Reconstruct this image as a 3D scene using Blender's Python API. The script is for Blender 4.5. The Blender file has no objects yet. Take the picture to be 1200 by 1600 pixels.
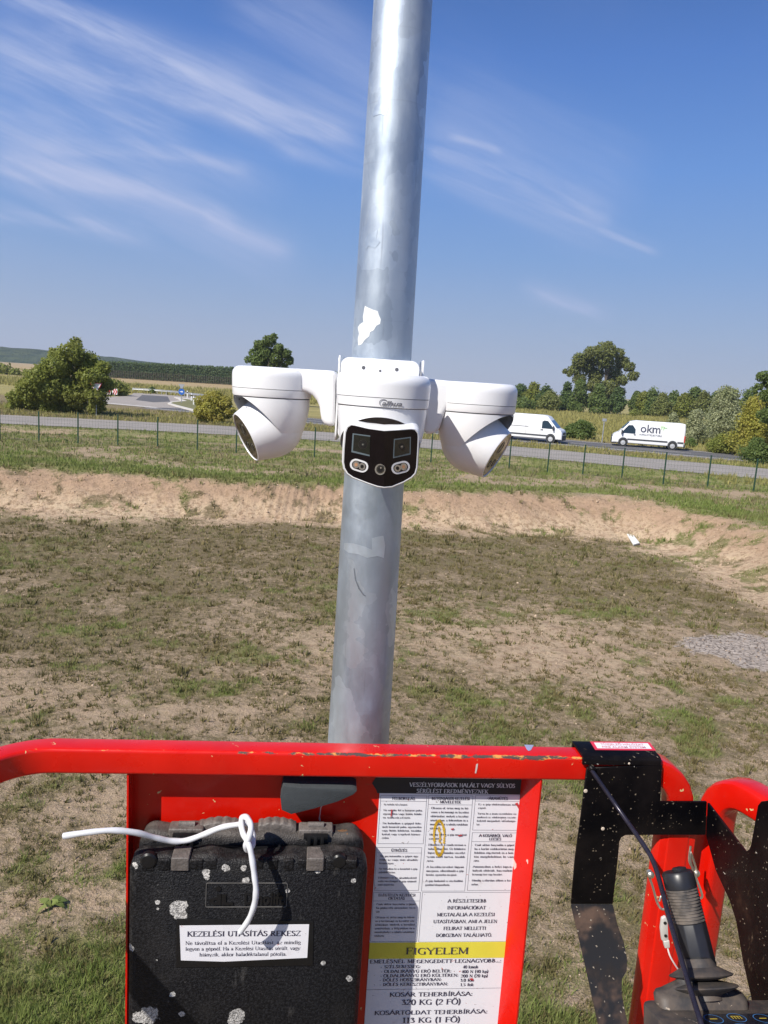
import bpy, bmesh, math, random
import numpy as np
from mathutils import Vector, Matrix
sc = bpy.context.scene
R = math.radians
random.seed(7)
rng = np.random.default_rng(11)

# ------------------------------------------------------------------ camera
H = 4.4                      # eye height above the road plateau (z = 0); pit floor is at PIT
PIT = -1.3
FPX = 1200.0                 # focal length in pixels of the 1200 x 1600 photograph
PITCH, ROLL = R(9.5), R(3.6)
cp, sp, cr, sr = math.cos(PITCH), math.sin(PITCH), math.cos(ROLL), math.sin(ROLL)
cam_d = bpy.data.cameras.new('camera')
cam = bpy.data.objects.new('camera', cam_d)
sc.collection.objects.link(cam)
Uv = Vector((0, sp, cp)); Xv = Vector((1, 0, 0)); Fv = Vector((0, cp, -sp))
rx = Xv * cr + Uv * sr; up = -Xv * sr + Uv * cr; bk = -Fv
M = Matrix(((rx.x, up.x, bk.x, 0), (rx.y, up.y, bk.y, 0), (rx.z, up.z, bk.z, H), (0, 0, 0, 1)))
cam.matrix_world = M
cam_d.sensor_fit = 'VERTICAL'
cam_d.sensor_height = 36.0
cam_d.lens = 36.0 * FPX / 1600.0
cam_d.clip_start = 0.05
cam_d.clip_end = 12000
sc.camera = cam

# ------------------------------------------------------------------ light
SUN_EL, SUN_AZ = R(45), R(225)         # azimuth clockwise from +Y: the sun is behind and to the left
w = bpy.data.worlds.new('World'); sc.world = w; w.use_nodes = True
wn = w.node_tree; wn.nodes.clear()
sun_d = bpy.data.lights.new('sun', 'SUN'); sun_d.energy = 4.9; sun_d.angle = R(0.55); sun_d.color = (1.0, 0.95, 0.87)
sun = bpy.data.objects.new('sun', sun_d); sc.collection.objects.link(sun)
sdir = Vector((math.sin(SUN_AZ) * math.cos(SUN_EL), math.cos(SUN_AZ) * math.cos(SUN_EL), math.sin(SUN_EL)))
sun.rotation_euler = sdir.to_track_quat('Z', 'Y').to_euler()
sc.view_settings.view_transform = 'Standard'
sc.view_settings.look = 'None'
sc.view_settings.exposure = 0.38
sc.view_settings.gamma = 1.0
try:
    sc.cycles.max_bounces = 6; sc.cycles.transparent_max_bounces = 8
except Exception:
    pass

# ------------------------------------------------------------------ rays from photograph pixels (used with real depths)
def ray(x, y):
    u = (x - 600) / FPX; v = (800 - y) / FPX
    a = u * cr - v * sr; b = u * sr + v * cr
    return Vector((a, cp + b * sp, -sp + b * cp))
EYE = Vector((0, 0, H))
def at_z(x, y, z):
    d = ray(x, y); return EYE + d * ((z - H) / d.z)
def at_y(x, y, Y):
    d = ray(x, y); return EYE + d * (Y / d.y)
def at_plane(x, y, p, n):
    d = ray(x, y); return EYE + d * ((p - EYE).dot(n) / d.dot(n))

class G:
    """tiny node-graph builder"""
    def __init__(s, nt): s.nt = nt
    def n(s, t, **k):
        nd = s.nt.nodes.new(t)
        for a, b in k.items(): setattr(nd, a, b)
        return nd
    def put(s, sock, v):
        if isinstance(v, bpy.types.NodeSocket): s.nt.links.new(v, sock)
        elif v is not None:
            if isinstance(v, tuple) and len(v) == 3 and sock.type == 'RGBA': v = v + (1,)
            sock.default_value = v
    def m(s, op, a, b=None, c=None, clamp=False):
        nd = s.n('ShaderNodeMath', operation=op); nd.use_clamp = clamp
        s.put(nd.inputs[0], a)
        if b is not None: s.put(nd.inputs[1], b)
        if c is not None: s.put(nd.inputs[2], c)
        return nd.outputs[0]
    def vm(s, op, a, b=None, c=None):
        nd = s.n('ShaderNodeVectorMath', operation=op); s.put(nd.inputs[0], a)
        if b is not None: s.put(nd.inputs[1], b)
        if c is not None: s.put(nd.inputs['Scale'] if op == 'SCALE' else nd.inputs[2], c)
        return nd.outputs['Value'] if op in ('LENGTH', 'DISTANCE', 'DOT_PRODUCT') else nd.outputs[0]
    def sep(s, v):
        nd = s.n('ShaderNodeSeparateXYZ'); s.put(nd.inputs[0], v); return nd.outputs
    def comb(s, x, y, z):
        nd = s.n('ShaderNodeCombineXYZ')
        for i, v in enumerate((x, y, z)): s.put(nd.inputs[i], v)
        return nd.outputs[0]
    def noise(s, vec, scale, detail=3, rough=.55, dist=0.0):
        nd = s.n('ShaderNodeTexNoise'); s.put(nd.inputs['Vector'], vec)
        nd.inputs['Scale'].default_value = scale; nd.inputs['Detail'].default_value = detail
        nd.inputs['Roughness'].default_value = rough; nd.inputs['Distortion'].default_value = dist
        return nd.outputs[0]
    def ncol(s, vec, scale, detail=2):
        nd = s.n('ShaderNodeTexNoise'); s.put(nd.inputs['Vector'], vec)
        nd.inputs['Scale'].default_value = scale; nd.inputs['Detail'].default_value = detail
        return nd.outputs[1]
    def voro(s, vec, scale, feature='F1', rnd=1.0, dim='3D'):
        nd = s.n('ShaderNodeTexVoronoi', feature=feature); nd.voronoi_dimensions = dim; s.put(nd.inputs['Vector'], vec)
        nd.inputs['Scale'].default_value = scale; nd.inputs['Randomness'].default_value = rnd
        return nd.outputs
    def mr(s, v, a, b, c=0.0, d=1.0, smooth=True):
        nd = s.n('ShaderNodeMapRange'); nd.interpolation_type = 'SMOOTHSTEP' if smooth else 'LINEAR'
        s.put(nd.inputs[0], v)
        for i, q in enumerate((a, b, c, d)): s.put(nd.inputs[i + 1], q)
        return nd.outputs[0]
    def mix(s, f, a, b, mode='MIX'):
        nd = s.n('ShaderNodeMix', data_type='RGBA', blend_type=mode)
        s.put(nd.inputs[0], f); s.put(nd.inputs[6], a); s.put(nd.inputs[7], b)
        return nd.outputs[2]
    def obj(s): return s.n('ShaderNodeTexCoord').outputs['Object']
    def attr(s, name): return s.n('ShaderNodeAttribute', attribute_name=name).outputs['Fac']
    def isl(s): return s.n('ShaderNodeNewGeometry').outputs['Random Per Island']

# ---- sky: Nishita plus wisps of cirrus laid out by direction
g = G(wn)
sky = g.n('ShaderNodeTexSky', sky_type='NISHITA'); sky.sun_disc = False
sky.sun_elevation = SUN_EL; sky.sun_rotation = SUN_AZ; sky.altitude = 100
sky.air_density = 1.0; sky.dust_density = 0.35; sky.ozone_density = 3.0
dirv = g.n('ShaderNodeTexCoord').outputs['Generated']
dx, dy, dz = g.sep(dirv)[0:3]
dys = g.m('MAXIMUM', dy, 0.05)
U = g.m('DIVIDE', dx, dys); V = g.m('DIVIDE', dz, dys)
front = g.mr(dy, 0.05, 0.3)
P0 = g.comb(U, V, 0.0)
wv = g.vm('SUBTRACT', g.ncol(P0, 2.2, 3), (0.5, 0.5, 0.5))
P1 = g.vm('ADD', P0, g.vm('SCALE', wv, None, 0.045))
ang = R(20)
ca_, sa_ = math.cos(ang), math.sin(ang)
u1, v1 = g.sep(P1)[0:2]
along = g.m('SUBTRACT', g.m('MULTIPLY', u1, ca_), g.m('MULTIPLY', v1, sa_))
across = g.m('ADD', g.m('MULTIPLY', u1, sa_), g.m('MULTIPLY', v1, ca_))
streak = g.noise(g.comb(g.m('MULTIPLY', along, 1.5), g.m('MULTIPLY', across, 13.0), 3.0), 1.0, 7, .62, .5)
streak2 = g.noise(g.comb(g.m('MULTIPLY', along, 4.0), g.m('MULTIPLY', across, 42.0), 9.0), 1.0, 5, .6, .35)
tex = g.m('ADD', g.m('ADD', g.m('MULTIPLY', g.mr(streak, .38, .66), .60), g.m('MULTIPLY', g.mr(streak2, .30, .75), .35)), .10)
WISPS = [
 (20, -8, 215, 72, 9, .9), (60, 45, 330, 150, 13, .7), (170, 108, 330, 168, 14, .8), (330, 165, 560, 215, 18, .55), (0, 110, 190, 140, 16, .5), (60, 222, 300, 245, 10, .6), (250, 240, 400, 268, 9, .55),
 (-20, 246, 240, 300, 15, .75), (200, 285, 380, 350, 14, .6), (320, 340, 460, 398, 14, .5), (-20, 330, 180, 352, 8, .7), (665, 232, 800, 275, 10, .95), (700, 212, 790, 236, 5, .5), (790, 275, 900, 322, 12, .45), (930, 350, 1025, 392, 5, .75), (840, 300, 960, 345, 12, .4), (825, 460, 930, 488, 8, .6),  # x0,y0,x1,y1,half width px,strength
 (-30, -30, 260, 90, 16, .55), (-80, 20, 620, 235, 44, .6), (180, 105, 480, 205, 22, .5),
 (-60, 205, 460, 285, 34, .5), (-60, 235, 480, 415, 40, .5), (-60, 315, 260, 372, 16, .65),
 (640, 215, 960, 350, 34, .45), (640, 262, 1040, 398, 18, .4), (800, 448, 960, 492, 17, .55),
 (350, -30, 660, 180, 60, .40), (420, 228, 620, 272, 13, .4), (-60, 100, 300, 200, 60, .45), (120, 60, 420, 150, 40, .3), (-60, 160, 330, 215, 26, .4), (640, 150, 1000, 330, 80, .28)]
tot = None
for (x0, y0, x1, y1, hw, st) in WISPS:
    a = ray(x0, y0); b = ray(x1, y1)
    a = Vector((a.x / a.y, a.z / a.y)); b = Vector((b.x / b.y, b.z / b.y))
    d = (b - a); L = d.length; d.normalize(); nrm = Vector((-d.y, d.x)); c = (a + b) / 2
    al = g.m('ABSOLUTE', g.m('ADD', g.m('ADD', g.m('MULTIPLY', u1, d.x), g.m('MULTIPLY', v1, d.y)), -(c.x * d.x + c.y * d.y)))
    ac = g.m('ABSOLUTE', g.m('ADD', g.m('ADD', g.m('MULTIPLY', u1, nrm.x), g.m('MULTIPLY', v1, nrm.y)), -(c.x * nrm.x + c.y * nrm.y)))
    k = g.m('MULTIPLY', g.mr(al, L * .28, L * .54, st, 0.0), g.mr(ac, 0.0, hw / 1050.0 * 1.5, 1.0, 0.0))
    tot = k if tot is None else g.m('ADD', tot, k)
veil = g.m('MULTIPLY', g.mr(g.noise(P1, 1.7, 4, .6), .45, .75), .10)
cl = g.m('MULTIPLY', g.m('MULTIPLY', g.m('ADD', g.m('MINIMUM', tot, 1.0), veil), tex), front, clamp=True)
cl = g.m('MULTIPLY', cl, 1.0)
rmp = g.n('ShaderNodeValToRGB'); g.put(rmp.inputs[0], dz); cr_el = rmp.color_ramp.elements
SKY = [(0.0, (.335, .385, .53)), (.03, (.315, .375, .53)), (.083, (.245, .335, .53)), (.157, (.165, .292, .56)), (.254, (.108, .245, .58)), (.365, (.062, .168, .49)), (.46, (.034, .105, .335)), (.75, (.024, .075, .26))]
cr_el[0].position, cr_el[0].color = SKY[0][0], SKY[0][1] + (1,); cr_el[1].position, cr_el[1].color = SKY[-1][0], SKY[-1][1] + (1,)
for p_, c_ in SKY[1:-1]: e_ = cr_el.new(p_); e_.color = c_ + (1,)
clear = g.mix(.88, sky.outputs[0], g.vm('SCALE', rmp.outputs[0], None, 10.0))
skc = g.mix(cl, clear, (3.9, 4.5, 6.6))
bg = g.n('ShaderNodeBackground'); g.put(bg.inputs[0], skc); bg.inputs[1].default_value = 0.094
g.nt.links.new(bg.outputs[0], g.n('ShaderNodeOutputWorld').inputs[0])

# ------------------------------------------------------------------ materials
def newmat(name):
    m = bpy.data.materials.new(name); m.use_nodes = True
    nt = m.node_tree
    b = nt.nodes['Principled BSDF']
    return m, G(nt), b
def bump(g, b, h, strength=.3, dist=.002):
    nd = g.n('ShaderNodeBump'); nd.inputs['Strength'].default_value = strength; nd.inputs['Distance'].default_value = dist
    g.put(nd.inputs['Height'], h); g.put(b.inputs['Normal'], nd.outputs[0])
def simple(name, col, rough=.5, metal=0.0, var=.12, scale=30, bmp=0.0, bd=.001, coat=0.0, spec=None):
    m, g, b = newmat(name); o = g.obj()
    n = g.noise(o, scale, 4)
    dark = tuple(c * (1 - var) for c in col); lite = tuple(min(1, c * (1 + var)) for c in col)
    g.put(b.inputs['Base Color'], g.mix(n, dark, lite))
    g.put(b.inputs['Roughness'], g.mr(n, .2, .8, max(0.02, rough - .08), min(1, rough + .08)))
    b.inputs['Metallic'].default_value = metal
    if coat: b.inputs['Coat Weight'].default_value = coat
    if spec is not None: b.inputs['Specular IOR Level'].default_value = spec
    if bmp: bump(g, b, g.noise(o, scale * 4, 3), bmp, bd)
    return m
def leafmat(name, cols, rough=.6, trans=.35, spec=.25):
    m, g, b = newmat(name)
    r = g.isl(); o = g.obj()
    n = g.noise(o, .35, 3)
    c1 = g.mix(g.mr(r, 0, 1, smooth=False), cols[0], cols[1])
    c2 = g.mix(g.mr(n, .42, .62), c1, cols[2])
    b.inputs['Roughness'].default_value = rough; b.inputs['Specular IOR Level'].default_value = spec
    g.put(b.inputs['Base Color'], c2)
    tr = g.n('ShaderNodeBsdfTranslucent'); g.put(tr.inputs[0], g.mix(.5, c2, tuple(c * 1.4 for c in cols[1])))
    mx = g.n('ShaderNodeMixShader'); mx.inputs[0].default_value = trans
    g.nt.links.new(b.outputs[0], mx.inputs[1]); g.nt.links.new(tr.outputs[0], mx.inputs[2])
    g.nt.links.new(mx.outputs[0], g.nt.nodes['Material Output'].inputs[0])
    return m
def blobmask(g, vec, blobs, nscale, namp=.5):
    """organic blotches of fixed shape on a surface: blobs = (x,y,z,radius)"""
    n = g.m('ADD', g.m('MULTIPLY', g.m('SUBTRACT', g.noise(vec, nscale, 4, .7), .5), namp * 5), g.m('ADD', g.m('MULTIPLY', g.m('SUBTRACT', g.noise(vec, nscale * 3.3, 3, .7), .5), namp * 2.5), g.m('MULTIPLY', g.m('SUBTRACT', g.noise(vec, nscale * .4, 2, .6), .5), namp * 7)))
    best = None
    for (x, y, z, r_) in blobs:
        dd = g.m('DIVIDE', g.vm('DISTANCE', vec, (x, y, z)), r_)
        best = dd if best is None else g.m('MINIMUM', best, dd)
    return g.mr(g.m('ADD', best, n), .95, 1.02, 1.0, 0.0)
def specks(g, vec, scale, size, keep):
    """paint spatter: small dots in some voronoi cells"""
    vec = g.vm('ADD', vec, g.vm('SCALE', g.vm('SUBTRACT', g.ncol(vec, scale * 2.2, 3), (.5, .5, .5)), None, .9 / scale)); q = g.sep(vec); v = g.voro(g.comb(g.m('ADD', q[0], g.m('MULTIPLY', q[1], .83)), g.m('ADD', q[2], g.m('MULTIPLY', q[1], .31)), 0.0), scale, dim='2D')
    on = g.m('LESS_THAN', g.sep(v[1])[0], keep)
    rad = g.m('MULTIPLY', g.sep(v[1])[1], size)
    return g.m('MULTIPLY', on, g.m('LESS_THAN', v[0], rad))

# ------------------------------------------------------------------ mesh building
def col_link(o): sc.collection.objects.link(o)
def tag(o, label=None, cat=None, group=None, kind=None):
    if label: o['label'] = label
    if cat: o['category'] = cat
    if group: o['group'] = group
    if kind: o['kind'] = kind
    return o
def thing(name, loc, label, cat, group=None, rz=0.0):
    o = bpy.data.objects.new(name, None); col_link(o); o.empty_display_size = .1
    o.location = loc; o.rotation_euler = (0, 0, rz)
    return tag(o, label, cat, group)
def inv_of(parent):
    m = Matrix.Identity(4); p = parent; chain = []
    while p is not None:
        chain.append(Matrix.LocRotScale(p.location, p.rotation_euler.to_matrix(), None)); p = p.parent
    for c in reversed(chain): m = m @ c
    return m.inverted()
def fastmesh(name, verts, faces_flat, nper, mat, parent=None, local=False, smooth=False):
    """verts (N,3) world coords; faces all with nper corners"""
    me = bpy.data.meshes.new(name)
    v = np.asarray(verts, dtype=np.float64)
    if parent is not None and not local:
        mi = np.array(inv_of(parent)); v = v @ mi[:3, :3].T + mi[:3, 3]
    f = np.asarray(faces_flat, dtype=np.int32).ravel(); nf = len(f) // nper
    me.vertices.add(len(v)); me.vertices.foreach_set('co', v.astype(np.float32).ravel())
    me.loops.add(len(f)); me.loops.foreach_set('vertex_index', f)
    me.polygons.add(nf); me.polygons.foreach_set('loop_start', np.arange(0, nf * nper, nper, dtype=np.int32))
    me.update(calc_edges=True)
    if smooth: me.polygons.foreach_set('use_smooth', np.ones(nf, dtype=bool))
    me.materials.append(mat)
    o = bpy.data.objects.new(name, me); col_link(o); o.parent = parent
    return o

class MB:
    def __init__(s): s.v = []; s.f = []; s.mi = []; s.cur = 0
    def add(s, vs, fs):
        b = len(s.v); s.v += [Vector(p) for p in vs]; s.f += [tuple(i + b for i in f) for f in fs]; s.mi += [s.cur] * len(fs)
        return s
    def box(s, c, size, rot=None):
        c = Vector(c); hx, hy, hz = (q / 2 for q in size)
        vs = [Vector((x, y, z)) for x in (-hx, hx) for y in (-hy, hy) for z in (-hz, hz)]
        if rot is not None: vs = [rot @ p for p in vs]
        return s.add([c + p for p in vs], [(0, 1, 3, 2), (4, 6, 7, 5), (0, 4, 5, 1), (2, 3, 7, 6), (0, 2, 6, 4), (1, 5, 7, 3)])
    def fbox(s, F, a, b):
        """box between two frame corners"""
        x0, y0, z0 = a; x1, y1, z1 = b
        vs = [F(x, y, z) for x in (x0, x1) for y in (y0, y1) for z in (z0, z1)]
        return s.add(vs, [(0, 1, 3, 2), (4, 6, 7, 5), (0, 4, 5, 1), (2, 3, 7, 6), (0, 2, 6, 4), (1, 5, 7, 3)])
    def plate(s, pts, off):
        """polygon with thickness: off = vector to the back face"""
        off = Vector(off); n = len(pts); pts = [Vector(p) for p in pts]
        vs = pts + [p + off for p in pts]
        return s.add(vs, [tuple(range(n)), tuple(range(2 * n - 1, n - 1, -1))] + [(i, i + n, (i + 1) % n + n, (i + 1) % n) for i in range(n)])
    def sweep(s, path, sec, upv=Vector((0, 0, 1)), cap=True, scale=None, roll=None):
        """sweep closed section (list of (a,b)) along path; a = side, b = up"""
        path = [Vector(p) for p in path]; n = len(sec); rings = []; side0 = None
        for i, p in enumerate(path):
            t = (path[min(i + 1, len(path) - 1)] - path[max(i - 1, 0)]).normalized()
            if side0 is None:
                sd = t.cross(upv)
                if sd.length < 1e-4: sd = t.cross(Vector((0, 1, 0)))
            else: sd = side0 - t * side0.dot(t)
            sd.normalize(); side0 = sd; u_ = sd.cross(t)
            k = 1 if scale is None else scale[i]
            ra = 0 if roll is None else roll[i]
            c_, s_ = math.cos(ra), math.sin(ra)
            rings += [p + sd * ((a * c_ - b * s_) * k) + u_ * ((a * s_ + b * c_) * k) for a, b in sec]
        fs = []
        for i in range(len(path) - 1):
            for j in range(n):
                j2 = (j + 1) % n; fs.append((i * n + j, i * n + j2, (i + 1) * n + j2, (i + 1) * n + j))
        if cap: fs += [tuple(range(n - 1, -1, -1)), tuple(range((len(path) - 1) * n, len(path) * n))]
        return s.add(rings, fs)
    def tube(s, path, r, n=10, cap=True, scale=None):
        return s.sweep(path, [(r * math.cos(2 * math.pi * i / n), r * math.sin(2 * math.pi * i / n)) for i in range(n)], cap=cap, scale=scale)
    def lathe(s, prof, c, axis=(0, 0, 1), n=40, cap=True, sx=1.0, sy=1.0, ref=None):
        """prof = [(r, h)] along axis from c"""
        axis = Vector(axis).normalized(); c = Vector(c)
        a = Vector(ref) if ref is not None else (axis.orthogonal()); a = (a - axis * a.dot(axis)).normalized(); b = axis.cross(a)
        vs = [c + axis * h + a * (r_ * sx * math.cos(2 * math.pi * j / n)) + b * (r_ * sy * math.sin(2 * math.pi * j / n)) for r_, h in prof for j in range(n)]
        fs = [(i * n + j, i * n + (j + 1) % n, (i + 1) * n + (j + 1) % n, (i + 1) * n + j) for i in range(len(prof) - 1) for j in range(n)]
        if cap: fs += [tuple(range(n - 1, -1, -1)), tuple(range((len(prof) - 1) * n, len(prof) * n))]
        return s.add(vs, fs)
    def build(s, name, mats, parent=None, bevel=0.0, seg=2, smooth=True, ang=35, origin=None, fixn=True, clip=None):
        me = bpy.data.meshes.new(name)
        if parent is not None: mi = inv_of(parent)
        elif origin is not None: mi = Matrix.Translation(-Vector(origin))
        else: mi = Matrix.Identity(4)
        bm = bmesh.new(); bv = [bm.verts.new(mi @ p) for p in s.v]
        for f, k in zip(s.f, s.mi):
            try: bf = bm.faces.new([bv[i] for i in f]); bf.material_index = k
            except ValueError: pass
        if fixn: bmesh.ops.recalc_face_normals(bm, faces=bm.faces)
        if bevel > 0:
            es = [e for e in bm.edges if len(e.link_faces) == 2 and e.calc_face_angle(0) > R(30)]
            bmesh.ops.bevel(bm, geom=es, offset=bevel, segments=seg, affect='EDGES', profile=.6, clamp_overlap=True)
        bm.to_mesh(me); bm.free()
        for m in (mats if isinstance(mats, (list, tuple)) else [mats]): me.materials.append(m)
        if smooth:
            me.polygons.foreach_set('use_smooth', np.ones(len(me.polygons), dtype=bool))
            me.set_sharp_from_angle(angle=R(ang))
        me.update()
        o = bpy.data.objects.new(name, me); col_link(o); o.parent = parent
        if parent is None and origin is not None: o.location = origin
        return o
def spline(pts, k=8):
    pts = [Vector(p) for p in pts]; out = []
    P = [pts[0] * 2 - pts[1]] + pts + [pts[-1] * 2 - pts[-2]]
    for i in range(1, len(P) - 2):
        for j in range(k):
            t = j / k; a, b, c, d = P[i - 1], P[i], P[i + 1], P[i + 2]
            out.append(0.5 * ((2 * b) + (c - a) * t + (2 * a - 5 * b + 4 * c - d) * t * t + (3 * b - a - 3 * c + d) * t ** 3))
    out.append(pts[-1]); return out
def rrect(w_, h_, r_, n=5, cx=0, cy=0):
    out = []
    for qx, qy, a0 in ((1, 1, 0), (-1, 1, 90), (-1, -1, 180), (1, -1, 270)):
        for i in range(n + 1):
            a = R(a0 + 90 * i / n); out.append((cx + qx * (w_ / 2 - r_) + r_ * math.cos(a), cy + qy * (h_ / 2 - r_) + r_ * math.sin(a)))
    return out
_tc = {}
def text_geo(body, size=1.0, offset=0.0, shear=0.0, res=2):
    """lettering as flat 2-D geometry: verts (x,y), faces, width"""
    key = (body, size, offset, shear, res)
    if key in _tc: return _tc[key]
    cu = bpy.data.curves.new('t', 'FONT'); cu.body = body; cu.size = size; cu.offset = offset; cu.shear = shear; cu.resolution_u = res
    ob = bpy.data.objects.new('t', cu); col_link(ob)
    dg = bpy.context.evaluated_depsgraph_get(); dg.update()
    me = bpy.data.meshes.new_from_object(ob.evaluated_get(dg))
    vs = [(v.co.x, v.co.y) for v in me.vertices]; fs = [tuple(p.vertices) for p in me.polygons]
    bpy.data.objects.remove(ob); bpy.data.meshes.remove(me); bpy.data.curves.remove(cu)
    xs = [a for a, b in vs] or [0]
    _tc[key] = (vs, fs, min(xs), max(xs)); return _tc[key]

# ================================================================== SETTING
def _h(ix, iy, seed):
    n = (ix * 374761393 + iy * 668265263 + seed * 974634777) & 0xFFFFFFFF
    n = ((n ^ (n >> 13)) * 1274126177) & 0xFFFFFFFF
    return ((n ^ (n >> 16)) & 0xFFFF) / 65535.0
def vnoise(x, y, seed=0):
    x = np.asarray(x, float); y = np.asarray(y, float)
    xi = np.floor(x).astype(np.int64); yi = np.floor(y).astype(np.int64); fx = x - xi; fy = y - yi
    fx = fx * fx * (3 - 2 * fx); fy = fy * fy * (3 - 2 * fy)
    a = _h(xi, yi, seed); b = _h(xi + 1, yi, seed); c = _h(xi, yi + 1, seed); d = _h(xi + 1, yi + 1, seed)
    return (a * (1 - fx) + b * fx) * (1 - fy) + (c * (1 - fx) + d * fx) * fy
def fbm(x, y, f=1.0, o=4, seed=0):
    s = 0; a = 1; t = 0
    for i in range(o):
        s = s + a * vnoise(x * f, y * f, seed + i * 17); t += a; a *= .55; f *= 2.03
    return s / t
def sstep(v, a, b):
    t = np.clip((v - a) / (b - a), 0, 1); return t * t * (3 - 2 * t)
def pdist(x, y, pl):
    best = np.full(np.shape(x), 1e9)
    for (x0, y0), (x1, y1) in zip(pl[:-1], pl[1:]):
        dx_, dy_ = x1 - x0, y1 - y0; t = np.clip(((x - x0) * dx_ + (y - y0) * dy_) / (dx_ * dx_ + dy_ * dy_), 0, 1)
        best = np.minimum(best, np.hypot(x - x0 - t * dx_, y - y0 - t * dy_))
    return best
NEAR_ROAD = [(-160, 22), (-90, 42), (-45, 53.5), (-29, 57.3), (-12, 60.3), (0, 60), (9, 57.6), (25, 51.6), (45, 43.2), (90, 22)]
MAIN_ROAD = [(-26, 90), (-14, 84.5), (-7, 80.8), (4, 76.6), (17, 71.4), (31, 65.4), (45, 59.3), (75, 46), (120, 24)]
FX = [-90, -60, -30, -14.5, -2.6, 5.3, 9, 12, 40]; FY = [16, 21, 26.5, 28.6, 30.7, 31.4, 31.4, 31.4, 31.4]
RY = [-60, 5, 16, 23, 26.7, 30.0, 33, 60]; RX = [13.4, 12.9, 12.5, 12.0, 11.5, 10.6, 9.0, 9.0]
def pit_d(x, y):
    d1 = np.interp(x, FX, FY) - y; d2 = np.interp(y, RY, RX) - x; d3 = x + 34; d4 = y + 14
    k = 1.6
    def smin(a, b):
        h_ = np.clip(.5 + .5 * (b - a) / k, 0, 1); return b * (1 - h_) + a * h_ - k * h_ * (1 - h_)
    d = np.minimum(np.minimum(smin(d1, d2), d3), d4)
    d = d + (fbm(x, y, .35, 3, 5) - .5) * .8
    return np.where(d < 0, d / np.where(y > 27, np.interp(x, [-15, -5, 4, 10, 14], [1.25, .72, .74, 1.0, 1.05]), 1.05), d)
def terrain_z(x, y):
    x = np.asarray(x, float); y = np.asarray(y, float)
    d = pit_d(x, y)
    t = sstep(-d, -.25, 3.3)
    z = PIT + (0 - PIT) * t
    slope = sstep(-d, -.6, .5) * (1 - sstep(-d, 2.6, 4.6))
    z = z + slope * ((fbm(x, y, 1.1, 4, 31) - .5) * .20 + (fbm(x, y, 4.2, 3, 35) - .5) * .10)
    trk = np.exp(-((x + 3.6) / 1.9) ** 2) * slope
    z = z + trk * .035 * np.sin(x * 2 * math.pi / .30)
    road = np.minimum(pdist(x, y, NEAR_ROAD) - 4.7, pdist(x, y, MAIN_ROAD) - 5.4)
    flat = sstep(road, .1, 3.0) * (y < 90)
    z = z + flat * (1 - slope) * ((fbm(x, y, .5, 4, 41) - .5) * .16 * (.35 + .65 * t) + (fbm(x, y, 3.1, 3, 43) - .5) * .05)
    z = z - flat * .28 * np.exp(-((pdist(x, y, NEAR_ROAD) - 8.6) / 1.7) ** 2) * (y < 62)     # shallow roadside ditch
    return z
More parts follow.
